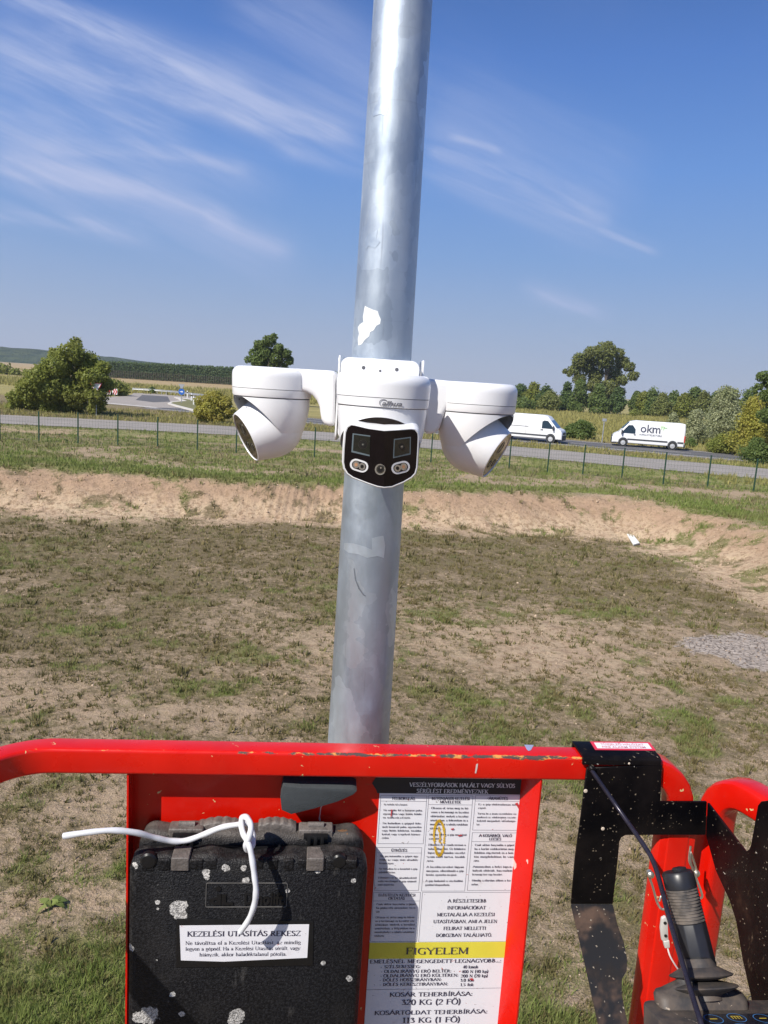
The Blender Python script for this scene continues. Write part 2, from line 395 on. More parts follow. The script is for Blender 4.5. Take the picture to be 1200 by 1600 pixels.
def zones(x, y):
    """weights of what covers the ground: sand, green grass, dry growth, mud, crop field"""
    d = pit_d(x, y); n1 = fbm(x, y, .22, 4, 61); n2 = fbm(x, y, .9, 4, 71); n3 = fbm(x, y, 2.6, 3, 81)
    floor = sstep(d + (n2 - .5) * 1.6 + (n3 - .5) * .8, .1, 2.1)
    top = sstep(-d + (n2 - .5) * .8, 2.3, 3.3) * (d < 0)
    slope = (1 - floor) * (1 - top); top = (1 - floor) * top
    bare = np.exp(-(((x - 3.9) / 3.9) ** 2 + ((y - 17.2) / 3.6) ** 2) * 1.1) + .55 * np.exp(-(((x + 1.6) / 2.2) ** 2 + ((y - 15.5) / 2.6) ** 2))
    bare = bare + .5 * np.exp(-(((x + 6.5) / 4.0) ** 2 + ((y - 12.2) / 1.0) ** 2)) + .35 * np.exp(-(((x - .5) / 9) ** 2 + ((y - 9.4) / 1.1) ** 2)) + .5 * np.exp(-(((x + 4) / 2.2) ** 2 + ((y - 7.5) / .5) ** 2))
    covn = .74 - bare * .60 + (n2 - .5) * .95 + (n3 - .5) * .55 - .16 * (1 - sstep(y, 11, 15)) + .08 * sstep(y, 19, 23)
    cover_f = np.clip(covn, .04, .95)
    near = np.exp(-((y - 6.1) / .85) ** 2) * sstep(n2, .26, .42)
    green_f = sstep(n1 * .30 + n2 * .40 + n3 * .40, .60, .76) * .75 * (1 - .6 * sstep(y, 20, 25)) + 1.0 * near
    green_f = np.clip(green_f + .45 * np.exp(-((y - 8.8) / 1.6) ** 2) * sstep(n2, .52, .62), 0, 1)
    cover_f = np.clip(np.maximum(cover_f, near * .9) + .2 * green_f, 0, 1)
    mud = sstep(1.25 - np.hypot((x - 10.3) / 3.0, (y - 17.2) / 2.0) + (n2 - .5) * 1.0 + (n3 - .5) * .5, .05, .55)
    # plateau
    td = -d
    band = np.exp(-((td - 4.4) / 1.0) ** 2)
    sandp = sstep(fbm(x, y * 1.6, .16, 4, 91), .50, .62) * (td < 12)
    patch = np.exp(-(((x + 3.5) / 6.5) ** 2 + ((y - 49.3) / 2.0) ** 2)) * 1.3 + np.exp(-(((x + 26) / 9) ** 2 + ((y - 50) / 2.0) ** 2)) * .7
    green_t = np.clip(.62 + (n2 - .5) * 1.5 + band * 1.0 + .5 * np.exp(-((pdist(x, y, NEAR_ROAD) - 7.6) / 2.4) ** 2) * (y < 62), 0, 1)
    cover_t = np.clip(.82 + (n2 - .5) * 1.1 - sandp * .55 + band * .8 - patch * .9, 0, 1)
    beyond = pdist(x, y, NEAR_ROAD); far = (y > 61) | (beyond > 1e8)
    crop = np.clip(sstep(y - np.interp(x, [a for a, b in MAIN_ROAD], [b for a, b in MAIN_ROAD]), 6, 9), 0, 1)
    cover_s = np.clip(sstep(n2 * .5 + n3 * .5, .50, .68) * .75, 0, 1)
    cover = floor * cover_f + slope * cover_s + top * np.maximum(cover_t, crop)
    green = floor * green_f + slope * sstep(n1, .5, .65) * .6 + top * green_t * (1 - .75 * sstep(y, 60, 63))
    mud = mud * floor
    return dict(pale=np.clip(bare * 1.1, 0, 1) * floor, cover=np.clip(cover * (1 - mud), 0, 1), green=np.clip(green, 0, 1), mud=mud, crop=crop * top, slope=slope, floor=floor, top=top)

def axis(a, b, step, far_lo, far_hi, grow=1.16):
    core = list(np.arange(a, b + 1e-6, step)); s = step; v = b
    while v < far_hi: s *= grow; v += s; core.append(v)
    s = step; v = a; lo = []
    while v > far_lo: s *= grow; v -= s; lo.append(v)
    return np.array(lo[::-1] + core)
gx = axis(-15, 15, .085, -4000, 4000, 1.13)
gy = np.concatenate([axis(3.5, 36, .085, -600, 36, 1.2), np.arange(36.2, 62, .2), ])
v_ = 62.0; s_ = .3; ex = []
while v_ < 6000: s_ *= 1.09; v_ += s_; ex.append(v_)
gy = np.concatenate([gy[gy <= 36.05], np.arange(36.2, 62, .2), np.array(ex)])
GX, GY = np.meshgrid(gx, gy)
GZ = terrain_z(GX, GY)
nx_, ny_ = len(gx), len(gy)
ii, jj = np.meshgrid(np.arange(ny_ - 1), np.arange(nx_ - 1), indexing='ij')
q = np.stack([ii * nx_ + jj, ii * nx_ + jj + 1, (ii + 1) * nx_ + jj + 1, (ii + 1) * nx_ + jj], -1).reshape(-1)
Z = zones(GX, GY)

gm, g, b = newmat('ground_soil')
o = g.obj()
A = {k: g.attr(k) for k in ('cover', 'green', 'mud', 'crop', 'slope')}
nA = g.noise(o, 1.1, 6, .62); nB = g.noise(o, 9, 5, .7); nC = g.noise(o, 42, 4, .7)
soil = g.mix(nA, (.385, .285, .18), (.49, .375, .25))
soil = g.mix(g.mr(nB, .35, .65), soil, g.mix(g.mr(nC, .3, .7), (.25, .17, .11), (.52, .40, .285)))
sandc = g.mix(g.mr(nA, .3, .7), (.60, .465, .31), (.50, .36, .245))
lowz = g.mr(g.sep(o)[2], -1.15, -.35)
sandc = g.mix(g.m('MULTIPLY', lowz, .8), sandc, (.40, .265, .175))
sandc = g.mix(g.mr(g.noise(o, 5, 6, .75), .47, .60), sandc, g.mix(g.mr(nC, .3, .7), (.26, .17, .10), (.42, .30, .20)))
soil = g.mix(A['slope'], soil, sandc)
dryc = g.mix(g.mr(nB, .3, .7), (.165, .13, .066), (.27, .212, .115))
dryc = g.mix(g.mr(nC, .38, .62), dryc, (.095, .078, .042))
grc = g.mix(g.mr(nB, .3, .7), (.14, .165, .045), (.23, .25, .08))
covc = g.mix(A['green'], dryc, grc)
cropc = g.mix(g.mr(g.noise(g.vm('MULTIPLY', o, (.05, .5, 1)), 1.0, 4), .35, .65), (.22, .205, .065), (.34, .30, .11))
farstrip = g.m('MULTIPLY', g.mr(g.sep(o)[1], 205, 245), g.mr(g.sep(o)[0], -10, 12, 1, 0))
cropc = g.mix(farstrip, cropc, (.36, .27, .14))
covc = g.mix(A['crop'], covc, cropc)
det = g.m('ADD', g.m('MULTIPLY', nB, .5), g.m('MULTIPLY', nC, .5))
nD = g.noise(o, 4.2, 5, .65)
det2 = g.m('ADD', g.m('MULTIPLY', g.m('SUBTRACT', det, .5), 3.4), g.m('MULTIPLY', g.m('SUBTRACT', nD, .5), 1.6))
thr = g.m('SUBTRACT', A['cover'], det2)
cf = g.m('MULTIPLY', g.mr(thr, .12, .80), .85)
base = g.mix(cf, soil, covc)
cr_ = g.voro(g.vm('ADD', o, g.vm('SCALE', g.ncol(o, 4, 4), None, .35)), 6.5, 'DISTANCE_TO_EDGE')[0]
mudc = g.mix(g.mr(nB, .3, .7), (.40, .335, .28), (.56, .48, .41))
mudc = g.mix(g.m('MULTIPLY', g.mr(cr_, .0, .10, 1, 0), g.mr(nD, .35, .6)), mudc, (.22, .175, .14))
base = g.mix(g.mr(g.m('ADD', A['mud'], g.m('ADD', g.m('MULTIPLY', g.m('SUBTRACT', nB, .5), 1.2), g.m('MULTIPLY', g.m('SUBTRACT', nD, .5), 1.2))), .25, .75), base, mudc)
g.put(b.inputs['Base Color'], base)
b.inputs['Roughness'].default_value = .95; b.inputs['Specular IOR Level'].default_value = .15
hgt = g.m('ADD', g.m('MULTIPLY', nB, 1.0), g.m('MULTIPLY', nC, .5))
hgt = g.m('SUBTRACT', hgt, g.m('MULTIPLY', g.mr(cr_, 0, .06, 1, 0), g.m('MULTIPLY', A['mud'], .8)))
bump(g, b, hgt, 1.0, .075)
ground = fastmesh('ground', np.stack([GX, GY, GZ], -1).reshape(-1, 3), q, 4, gm, smooth=True)
for k in ('cover', 'green', 'mud', 'crop', 'slope'):
    at = ground.data.attributes.new(k, 'FLOAT', 'POINT'); at.data.foreach_set('value', (np.maximum(Z[k], .75 * Z['pale']) if k == 'slope' else Z[k]).astype(np.float32).ravel())
tag(ground, kind='structure')

# ---- roads
def asphalt(name, c0, c1, crack=.5):
    m, g, b = newmat(name); o = g.obj()
    n = g.noise(g.vm('MULTIPLY', o, (.35, 1.2, 1)), .8, 5, .6); f = g.noise(o, 14, 4, .7)
    c = g.mix(g.mr(n, .3, .7), c0, c1); c = g.mix(g.m('MULTIPLY', g.mr(f, .4, .7), .35), c, tuple(q * 1.5 for q in c1))
    g.put(b.inputs['Base Color'], c); b.inputs['Roughness'].default_value = .9; b.inputs['Specular IOR Level'].default_value = .3
    bump(g, b, f, .4, .01); return m
def ribbon(name, pl, off0, off1, z, mat, parent=None, kind='structure', step=1.5):
    pts = []
    sp_ = spline([(a, b_, 0) for a, b_ in pl], 12)
    L_, R_ = [], []
    for i, p in enumerate(sp_):
        t = (sp_[min(i + 1, len(sp_) - 1)] - sp_[max(i - 1, 0)]).normalized(); n = Vector((-t.y, t.x, 0))
        wob = .10 * math.sin(p.x * 1.7) + .08 * math.sin(p.x * .53 + 2) if abs(off1 - off0) > 2 else 0
        L_.append(p + n * (off0 + wob)); R_.append(p + n * (off1 - wob))
    mb = MB(); n = len(sp_)
    vs = [Vector((p.x, p.y, z)) for p in L_] + [Vector((p.x, p.y, z)) for p in R_]
    mb.add(vs, [(i, i + 1, n + i + 1, n + i) for i in range(n - 1)])
    o_ = mb.build(name, mat, parent, smooth=False)
    if parent is None: tag(o_, kind=kind)
    return o_
near_m = asphalt('old_asphalt', (.225, .205, .185), (.29, .265, .24))
main_m = asphalt('dark_asphalt', (.085, .083, .087), (.12, .118, .122))
junc_m = asphalt('worn_asphalt', (.25, .225, .20), (.34, .305, .275))
line_m = simple('road_paint', (.66, .63, .58), .8, var=.2, scale=2)
shoulder_m = simple('gravel_shoulder', (.33, .27, .20), .95, var=.35, scale=6, bmp=.4, bd=.02)
ribbon('service_road', NEAR_ROAD, 4.6, -4.6, .03, near_m)
mr_ = ribbon('main_road', MAIN_ROAD, 4.4, -4.6, .034, main_m)
ribbon('road_edge_line', MAIN_ROAD, 3.75, 3.55, .040, line_m); ribbon('road_edge_line', MAIN_ROAD, -3.45, -3.75, .040, line_m)
ribbon('road_shoulder', MAIN_ROAD, -4.6, -5.2, .030, shoulder_m)
mb = MB()
for i in range(0, 60):       # dashed centre line
    a = i * 3.0
    def pt(s):
        # walk along the main road polyline
        for (x0, y0), (x1, y1) in zip(MAIN_ROAD[:-1], MAIN_ROAD[1:]):
            L = math.hypot(x1 - x0, y1 - y0)
            if s <= L: return Vector((x0 + (x1 - x0) * s / L, y0 + (y1 - y0) * s / L, .041)), Vector((x1 - x0, y1 - y0, 0)).normalized()
            s -= L
        return None, None
    if i % 3: continue
    p, t = pt(a); p2, t2 = pt(a + 3.2)
    if p2 is None: break
    n = Vector((-t.y, t.x, 0)) * .07
    mb.add([p + n, p2 + n, p2 - n, p - n], [(0, 1, 2, 3)])
tag(mb.build('road_centre_line', line_m, smooth=False), kind='structure')
def flatpoly(name, px, z, mat, thick=0.0):
    pts = [at_z(x, y, z) for x, y in px]
    mb = MB()
    if thick: mb.plate(pts, (0, 0, -thick))
    else: mb.add(pts, [tuple(range(len(pts)))])
    return tag(mb.build(name, mat, smooth=False), kind='structure')
flatpoly('junction_pavement', [(60, 628), (168, 631), (235, 637), (303, 644.6), (345, 650), (345, 622.5), (300, 619), (262, 616.5), (235, 614.8), (209, 613.6), (206, 616.5), (196, 618.8), (170, 620), (120, 620), (60, 617)], .026, junc_m)
flatpoly('junction_dark_patch', [(222, 617), (262, 619.4), (266, 627.5), (240, 628.5), (212, 625)], .0315, main_m)
kerb_m = simple('kerb_concrete', (.55, .52, .47), .9, var=.2, scale=3)
flatpoly('traffic_island_kerb', [(262, 629.8), (267, 627.6), (284, 625.6), (276, 621.5), (272, 620), (299, 623), (345, 627), (345, 645.2), (301, 641), (275, 634)], .15, kerb_m, .12)
island_m, g, b = newmat('island_grass'); o = g.obj()
g.put(b.inputs['Base Color'], g.mix(g.noise(o, 3, 4), (.12, .12, .045), (.20, .19, .08))); b.inputs['Roughness'].default_value = 1
flatpoly('traffic_island_grass', [(267, 629.8), (270, 628.2), (292, 626.2), (281, 622.3), (299, 624.4), (345, 629), (345, 642.7), (301, 638.8), (278, 633)], .156, island_m)
flatpoly('junction_edge_line', [(168, 630.0), (235, 636.1), (303, 643.6), (303, 643.0), (235, 635.5), (168, 629.4)], .0335, line_m)

# ---- far hills
hx = np.linspace(-2300, 200, 260); rows = []
prof = [(0, 0), (30, .35), (80, .75), (140, 1.0), (260, .9), (420, .3), (500, 0)]
for dy_, k in prof:
    top = 24 * (0.35 + .65 * sstep(-hx, 250, 620)) * (0.78 + .5 * fbm(hx, np.full_like(hx, dy_), .0035, 3, 7))
    rows.append(np.stack([hx, np.full_like(hx, 1250 + dy_), k * top + (3.2 * fbm(hx, hx * 0 + dy_, .05, 3, 9) * (k > 0)) - 1], -1))
V_ = np.concatenate(rows); n = len(hx)
f_ = [(r_ * n + i, r_ * n + i + 1, (r_ + 1) * n + i + 1, (r_ + 1) * n + i) for r_ in range(len(prof) - 1) for i in range(n - 1)]
hill_m, g, b = newmat('wooded_hill'); o = g.obj()
hn = g.noise(o, .045, 6, .7)
g.put(b.inputs['Base Color'], g.mix(g.mr(hn, .35, .65), (.020, .042, .022), (.075, .10, .045))); b.inputs['Roughness'].default_value = 1; b.inputs['Specular IOR Level'].default_value = 0
bump(g, b, hn, 1.0, 14)
tag(fastmesh('hills', V_, np.array(f_), 4, hill_m, smooth=True), kind='structure')

# ---- grass and weeds
def blades(name, xs, ys, size, nb, mat, width=.10, lean=.55, wide_far=None, extra=None):
    """nb single-triangle blades for every tuft position"""
    n = len(xs); N = n * nb
    x = np.repeat(xs, nb); y = np.repeat(ys, nb); s = np.repeat(size, nb)
    a = rng.uniform(0, 2 * np.pi, N); rr = rng.uniform(0, 1, N) ** .7 * s * .55
    bx = x + np.cos(a) * rr; by = y + np.sin(a) * rr; bz = terrain_z(bx, by) - .01
    h_ = s * rng.uniform(.45, 1.0, N); a2 = a + rng.normal(0, .7, N); ln = rng.uniform(.1, 1, N) * lean * h_
    w_ = s * width * rng.uniform(.6, 1.2, N); a3 = rng.uniform(0, np.pi, N)
    p0 = np.stack([bx - np.cos(a3) * w_, by - np.sin(a3) * w_, bz], -1); p1 = np.stack([bx + np.cos(a3) * w_, by + np.sin(a3) * w_, bz], -1)
    p2 = np.stack([bx + np.cos(a2) * ln, by + np.sin(a2) * ln, bz + h_], -1)
    V = np.stack([p0, p1, p2], 1).reshape(-1, 3)
    return tag(fastmesh(name, V, np.arange(len(V)), 3, mat), kind='stuff')
def scatter(n, y0, y1, fn, xk=.62, xo=.8, pw=1.0):
    """points spread evenly over the picture's ground between two distances, kept with probability fn"""
    y = y0 * (y1 / y0) ** rng.uniform(0, 1, n) ** pw; x = rng.uniform(-1, 1, n) * (y * xk + xo)
    p = fn(x, y); k = rng.uniform(0, 1, n) < p
    return x[k], y[k]
grass_green = leafmat('fresh_grass', [(.145, .20, .045), (.26, .30, .085), (.21, .225, .075)], .7, .3)
grass_dry = leafmat('dry_grass', [(.23, .195, .09), (.42, .34, .19), (.21, .185, .085)], .8, .2)
grass_crop = leafmat('field_growth', [(.24, .235, .075), (.40, .36, .13), (.31, .28, .10)], .8, .3)
weed_dark = leafmat('dark_weeds', [(.105, .105, .038), (.20, .18, .068), (.18, .145, .062)], .8, .2)
def off_road(x, y): return (pdist(x, y, NEAR_ROAD) > 4.75) & (pdist(x, y, MAIN_ROAD) > 5.1)
zf = lambda x, y: zones(x, y)
def w_green(x, y): z = zones(x, y); return np.clip(z['cover'] * z['green'] * 1.1, 0, 1) * (z['crop'] < .3) * off_road(x, y)
def w_dry(x, y): z = zones(x, y); return np.clip(z['cover'] ** 2 * (1 - z['green']) * .8, 0, 1) * (z['crop'] < .3) * off_road(x, y)
def w_weed(x, y):
    z = zones(x, y); c = fbm(x, y, 4.5, 3, 131)
    return np.clip((c - .42) * 4, 0.06, 1) * np.clip(z['cover'] + .30 * (1 - z['mud']), 0, 1) * (1 - .9 * z['mud']) * (1 - .75 * z['slope']) * (z['crop'] < .3) * off_road(x, y) * (.5 + .5 * z['floor'])
x, y = scatter(70000, 4.6, 34, w_green); blades('green_grass', x, y, np.clip(.07 + y * .0032, .05, .15) * rng.uniform(.5, 1.25, len(x)), 10, grass_green, .065, .8)
x, y = scatter(95000, 4.6, 34, w_dry); blades('dry_growth', x, y, np.clip(.03 + y * .0032, .03, .11) * rng.uniform(.4, 1.3, len(x)), 7, grass_dry, .085, .8)
x, y = scatter(120000, 4.6, 34, w_weed); blades('low_weeds', x, y, np.clip(.028 + y * .0028, .03, .105) * rng.uniform(.4, 1.5, len(x)) * np.where(rng.uniform(0, 1, len(x)) < .05, 1.9, 1), 8, weed_dark, .14, .8)
x, y = scatter(42000, 30, 75, w_green); blades('verge_grass', x, y, rng.uniform(.10, .26, len(x)), 5, grass_green, .12, .7)
x, y = scatter(42000, 30, 80, w_dry); blades('dry_verge_grass', x, y, rng.uniform(.10, .32, len(x)), 5, grass_dry, .11, .7)
def w_crop(x, y):
    z = zones(x, y); return (z['crop'] > .5) * (.45 + .55 * sstep(fbm(x, y, .15, 3, 77), .4, .6)) * (1 - sstep(y, 175, 215)) * ((x > -8) | (y > 134) | (x < -75))
x, y = scatter(60000, 66, 210, w_crop); blades('field_plants', x, y, rng.uniform(.30, .75, len(x)) * np.clip(y / 110, .8, 1.5), 4, grass_crop, .16, .4)
# stretch of tall verge grass between the two roads
def w_mid(x, y):
    dn = pdist(x, y, NEAR_ROAD); dm = pdist(x, y, MAIN_ROAD); return ((y > 58) | (x > 20)) * (dn > 4.8) * (dn < 22) * (dm > 5.3) * (y < 92) * (zones(x, y)['crop'] < .2) * (.4 + .6 * (fbm(x, y, .4, 3, 99) > .5))
x, y = scatter(30000, 45, 92, w_mid); blades('roadside_grass', x, y, rng.uniform(.2, .5, len(x)), 5, grass_crop, .10, .6)
# clods and pebbles
def w_clod(x, y): z = zones(x, y); return np.clip((1 - z['cover']) * .5 + z['slope'] * .6, 0, 1)
x, y = scatter(42000, 5, 36, w_clod)
N = len(x); s = np.clip(y * .0010, .007, .04) * rng.uniform(.3, 1.5, N) * np.where(rng.uniform(0, 1, N) < .06, 1.9, 1); zz = terrain_z(x, y)
oct_ = np.array([(1, 0, 0), (0, 1, 0), (-1, 0, 0), (0, -1, 0), (0, 0, .8), (0, 0, -.5)]) 
VV = (np.stack([x, y, zz], -1)[:, None, :] + oct_[None] * s[:, None, None] * rng.uniform(.6, 1.4, (N, 6, 1))).reshape(-1, 3)
of = np.array([(0, 1, 4), (1, 2, 4), (2, 3, 4), (3, 0, 4), (1, 0, 5), (2, 1, 5), (3, 2, 5), (0, 3, 5)])
clod_m, g, b = newmat('soil_clods'); g.put(b.inputs['Base Color'], g.mix(g.isl(), (.30, .21, .14), (.54, .41, .29))); b.inputs['Roughness'].default_value = 1
tag(fastmesh('soil_clods', VV, (np.arange(N)[:, None, None] * 6 + of[None]).reshape(-1), 3, clod_m), kind='stuff')

# ================================================================== TREES AND SHRUBS
LM = {
 'olive': leafmat('olive_leaves', [(0.156, 0.194, 0.040), (0.298, 0.322, 0.075), (0.213, 0.228, 0.056)], .55, .45),
 'yellow': leafmat('yellow_green_leaves', [(0.256, 0.268, 0.050), (0.454, 0.415, 0.094), (0.355, 0.308, 0.075)], .55, .45),
 'dark': leafmat('dark_green_leaves', [(0.064, 0.114, 0.037), (0.142, 0.201, 0.062), (0.099, 0.141, 0.048)], .55, .4),
 'mid': leafmat('mid_green_leaves', [(0.099, 0.154, 0.044), (0.199, 0.255, 0.073), (0.142, 0.188, 0.056)], .55, .45),
 'poplar': leafmat('olive_green_leaves', [(.125, .155, .045), (.25, .27, .085), (.18, .195, .06)], .55, .4),
 'silver': leafmat('silvery_leaves', [(0.241, 0.268, 0.144), (0.469, 0.482, 0.288), (0.213, 0.241, 0.106)], .5, .4),
 'plantation': leafmat('plantation_leaves', [(0.085, 0.141, 0.060), (0.170, 0.228, 0.094), (0.128, 0.174, 0.073)], .55, .4),
}
bark = simple('bark', (.12, .095, .07), .9, var=.35, scale=6, bmp=.5, bd=.02)
def leaves(blobs, n, size, flat=.75, seed=0):
    r_ = np.random.default_rng(seed + 1000)
    B = np.array(blobs, float); wgt = (B[:, 3] * B[:, 5]) ** 1.0; wgt /= wgt.sum()
    k = r_.choice(len(B), n, p=wgt); d = r_.normal(0, 1, (n, 3)); d /= np.linalg.norm(d, axis=1)[:, None]
    rad = 1.0 - np.abs(r_.normal(0, .22, n)); rad = np.clip(rad, .15, 1.05) + r_.normal(0, .05, n)
    # uneven surface: lumps by direction
    lump = .74 + .44 * vnoise(d[:, 0] * 3 + k * 7.1, d[:, 2] * 3 + d[:, 1] * 2.3, 3)
    c = B[k, :3] + d * B[k, 3:6] * (rad * lump)[:, None]
    nrm = d * .6 + r_.normal(0, .55, (n, 3)); nrm[:, 2] += .25; nrm /= np.linalg.norm(nrm, axis=1)[:, None]
    t = np.cross(nrm, r_.normal(0, 1, (n, 3))); t /= np.linalg.norm(t, axis=1)[:, None]; u = np.cross(nrm, t)
    s = size * r_.uniform(.55, 1.25, n); a = (t * s[:, None]); b_ = (u * (s * flat)[:, None])
    return np.stack([c - a, c - b_ * .9, c + a, c + b_ * .9], 1).reshape(-1, 3)
def limb_tree(mb, base, topz, r0, blobs, nl=9, seed=0):
    rr = random.Random(seed); p = Vector(base)
    n = 7; pts = []; x = y = 0
    for i in range(n + 1):
        k = i / n; pts.append(Vector((p.x + x, p.y + y, p.z - .2 + (topz - p.z + .2) * k))); x += rr.uniform(-.03, .03) * (topz - p.z) ; y += rr.uniform(-.03, .03) * (topz - p.z)
    mb.tube(spline(pts, 3), r0, 8, scale=[1 - .8 * i / (n * 3) for i in range(n * 3 + 1)])
    for bl in rr.sample(list(blobs), min(nl, len(blobs))):
        k = rr.uniform(.2, .7); q_ = pts[int(k * n)]; e = Vector(bl[:3])
        mid = q_.lerp(e, .5) + Vector((0, 0, -.06 * (e - q_).length))
        mb.tube(spline([q_, mid, e], 4), r0 * .38, 6, scale=[1 - .8 * i / 8 for i in range(9)])
def plant(name, label, cat, blobs, n, size, mat, base, trunk_top, r0=.15, group=None, seed=0, trunk='trunk', nl=9):
    t = thing(name, base, label, cat, group)
    V = leaves(blobs, n, size, seed=seed)
    V[:, 2] = np.maximum(V[:, 2], base[2] + .02)
    fastmesh('crown' if cat == 'tree' else 'foliage', V, np.arange(len(V)), 4, LM[mat], parent=t)
    mb = MB(); limb_tree(mb, base, trunk_top, r0, blobs, nl, seed)
    mb.build(trunk if cat == 'tree' else 'stem', bark, t)
    return t
def pxblobs(lst, Y, dep=1.0, seed=0):
    """round clumps from their place in the view at distance Y; depth spread given in radii"""
    rr = random.Random(seed); out = []
    for (x, y, r_) in lst:
        rad = r_ * Y / FPX; q_ = at_y(x, y, Y + rr.uniform(-1, 1) * rad * dep)
        out.append((q_.x, q_.y, q_.z, rad * rr.uniform(.95, 1.1), rad * rr.uniform(.9, 1.2), rad * rr.uniform(.85, 1.0)))
    return out
def auto_blobs(xc, Y, wdt, hgt, n, shape='round', seed=0, zb=0.0):
    rr = random.Random(seed); out = []
    for i in range(n):
        k = rr.uniform(.0, 1.0)
        if shape == 'round': env = math.sin(math.pi * min(.97, (k * .82 + .16))) ** .6
        elif shape == 'column': env = (1 - k ** 3) * (.75 + .25 * math.sin(k * 3))
        else: env = (1 - k ** 2.2)
        rb = wdt * rr.uniform(.14, .24)
        a = rr.uniform(0, 2 * math.pi); q_ = rr.uniform(.35, 1) * max(.05, env * wdt / 2 - rb * .7)
        z = zb + rb * .7 + k * (hgt - zb - rb * 1.7)
        out.append((xc + q_ * math.cos(a), Y + q_ * math.sin(a), z, rb, rb, rb * rr.uniform(.8, 1.1)))
    return out
def px_plant(name, label, cat, x0, x1, ytop, Y, mat, n=2500, size=.25, shape='round', seed=0, group=None, nb=26, zb=0.0, r0=.15):
    c = at_y((x0 + x1) / 2, 640, Y); wdt = (x1 - x0) * Y / FPX; top = at_y((x0 + x1) / 2, ytop, Y).z
    bl = auto_blobs(c.x, Y, wdt, top, nb, shape, seed, zb)
    return plant(name, label, cat, bl, n, size, mat, (c.x, Y, 0), top * .72, r0, group, seed)

bl = pxblobs([(113, 553, 20), (138, 565, 17), (90, 572, 24), (112, 585, 28), (148, 590, 22), (62, 592, 22), (82, 606, 26), (120, 612, 28), (45, 608, 20), (26, 622, 16), (52, 628, 20), (85, 632, 22), (22, 638, 12), (112, 634, 20), (150, 618, 18), (160, 575, 12), (166, 600, 12), (68, 578, 12), (150, 636, 13), (118, 537, 10), (86, 551, 9)], 69, .9, 1)
plant('wide_bush', 'big spreading olive green bush beside the service road at the left edge', 'bush', bl, 30000, .13, 'olive', (at_y(95, 646, 69).x, 69, 0), 4.2, .16, seed=1, nl=14)
bl = pxblobs([(318, 628, 13), (335, 622, 14), (352, 630, 12), (328, 642, 16), (348, 645, 14), (312, 643, 10), (360, 642, 8), (340, 654, 12), (318, 654, 10)], 68, .8, 2)
plant('round_shrub', 'small yellow green shrub at the road edge below the left camera', 'bush', bl, 9000, .10, 'yellow', (at_y(334, 659, 68).x, 68, 0), 1.9, .08, seed=2)
bl = pxblobs([(420, 533, 10), (405, 540, 9), (436, 545, 9), (396, 552, 8), (415, 552, 13), (432, 560, 12), (447, 552, 8), (452, 563, 7), (402, 565, 11), (420, 572, 13), (440, 574, 10), (388, 562, 6), (428, 526, 5)], 118, .9, 3)
plant('single_tree', 'lone leafy tree whose crown shows above the left camera arm', 'tree', bl, 7500, .19, 'mid', (at_y(421, 612, 118).x, 118, 0), 7.6, .2, seed=3)
bl = pxblobs([(925, 553, 14), (948, 547, 15), (966, 553, 10), (905, 563, 12), (918, 572, 13), (945, 562, 15), (972, 566, 11), (898, 577, 10), (930, 585, 13), (958, 583, 13), (983, 573, 9), (990, 587, 9), (972, 594, 9), (906, 592, 11), (930, 602, 14), (952, 606, 14), (968, 612, 10), (940, 622, 15), (890, 584, 5), (883, 580, 4), (925, 625, 12), (960, 628, 11)], 212, .9, 4)
plant('broad_tree', 'tallest tree, a broad olive crown standing behind the two vans', 'tree', bl, 24000, .28, 'poplar', (at_y(942, 646, 212).x, 212, 0), 15.5, .75, seed=4, nl=16)
hedge = [(866, 900, 594, 200, 'dark', 'rounded dark green tree just left of the tallest tree'), (884, 922, 589, 196, 'mid', 'leafy green tree in front of the tallest tree, left of its trunk'),
 (914, 954, 598, 194, 'mid', 'dense green tree right in front of the tallest trunk'), (944, 982, 603, 198, 'dark', 'dark tree at the right foot of the tallest tree'),
 (978, 1008, 609, 206, 'mid', 'leafy tree closing the hedge just right of the tallest tree'),
 (984, 1000, 637, 190, 'olive', 'small round bush at the far field edge right of the tallest tree')]
for i, (a, b_, t_, Y, m_, lb) in enumerate(hedge):
    px_plant('field_tree' if i < 5 else 'field_bush', lb, 'tree' if i < 5 else 'bush', a, b_, t_, Y, m_, 6500 if i < 5 else 1400, .26, 'bush', 20 + i, nb=34)
line = [(796, 826, 600, 208, 'dark'), (816, 846, 597, 205, 'dark'), (838, 866, 602, 203, 'dark'), (842, 874, 610, 196, 'mid'), (800, 832, 621, 186, 'mid'),
 (992, 1018, 611, 204, 'dark'), (1004, 1032, 606, 202, 'mid'), (1020, 1048, 613, 198, 'dark'), (1036, 1066, 609, 204, 'mid'), (1054, 1084, 612, 196, 'dark'),
 (1068, 1098, 604, 200, 'mid'), (1084, 1112, 611, 194, 'dark'), (1100, 1136, 610, 196, 'mid'), (1126, 1160, 604, 190, 'dark'), (1150, 1190, 606, 190, 'mid'), (1180, 1222, 604, 186, 'dark'),
 (668, 700, 611, 215, 'dark'), (694, 728, 604, 212, 'mid'), (722, 756, 606, 212, 'dark'), (750, 784, 602, 210, 'mid'), (774, 806, 603, 209, 'dark')]
for i, (a, b_, t_, Y, m_) in enumerate(line):
    left = a < 880
    px_plant('treeline_tree', 'one of the leafy trees lining the far field edge ' + ('left of the tallest tree' if left else 'right of the tallest tree'), 'tree', a - 7, b_ + 7, t_ - 2, Y, ('mid', 'olive', 'dark', 'poplar')[i % 4] if i % 2 else m_, 4600, .27, 'bush', 40 + i,
             'far trees left of the tallest tree' if left else 'far trees right of the tallest tree', 30)
px_plant('silvery_bush', 'tallest silvery grey bush between the marked van and the right edge', 'bush', 1092, 1172, 598, 86, 'silver', 17000, .115, 'bush', 70, nb=46)
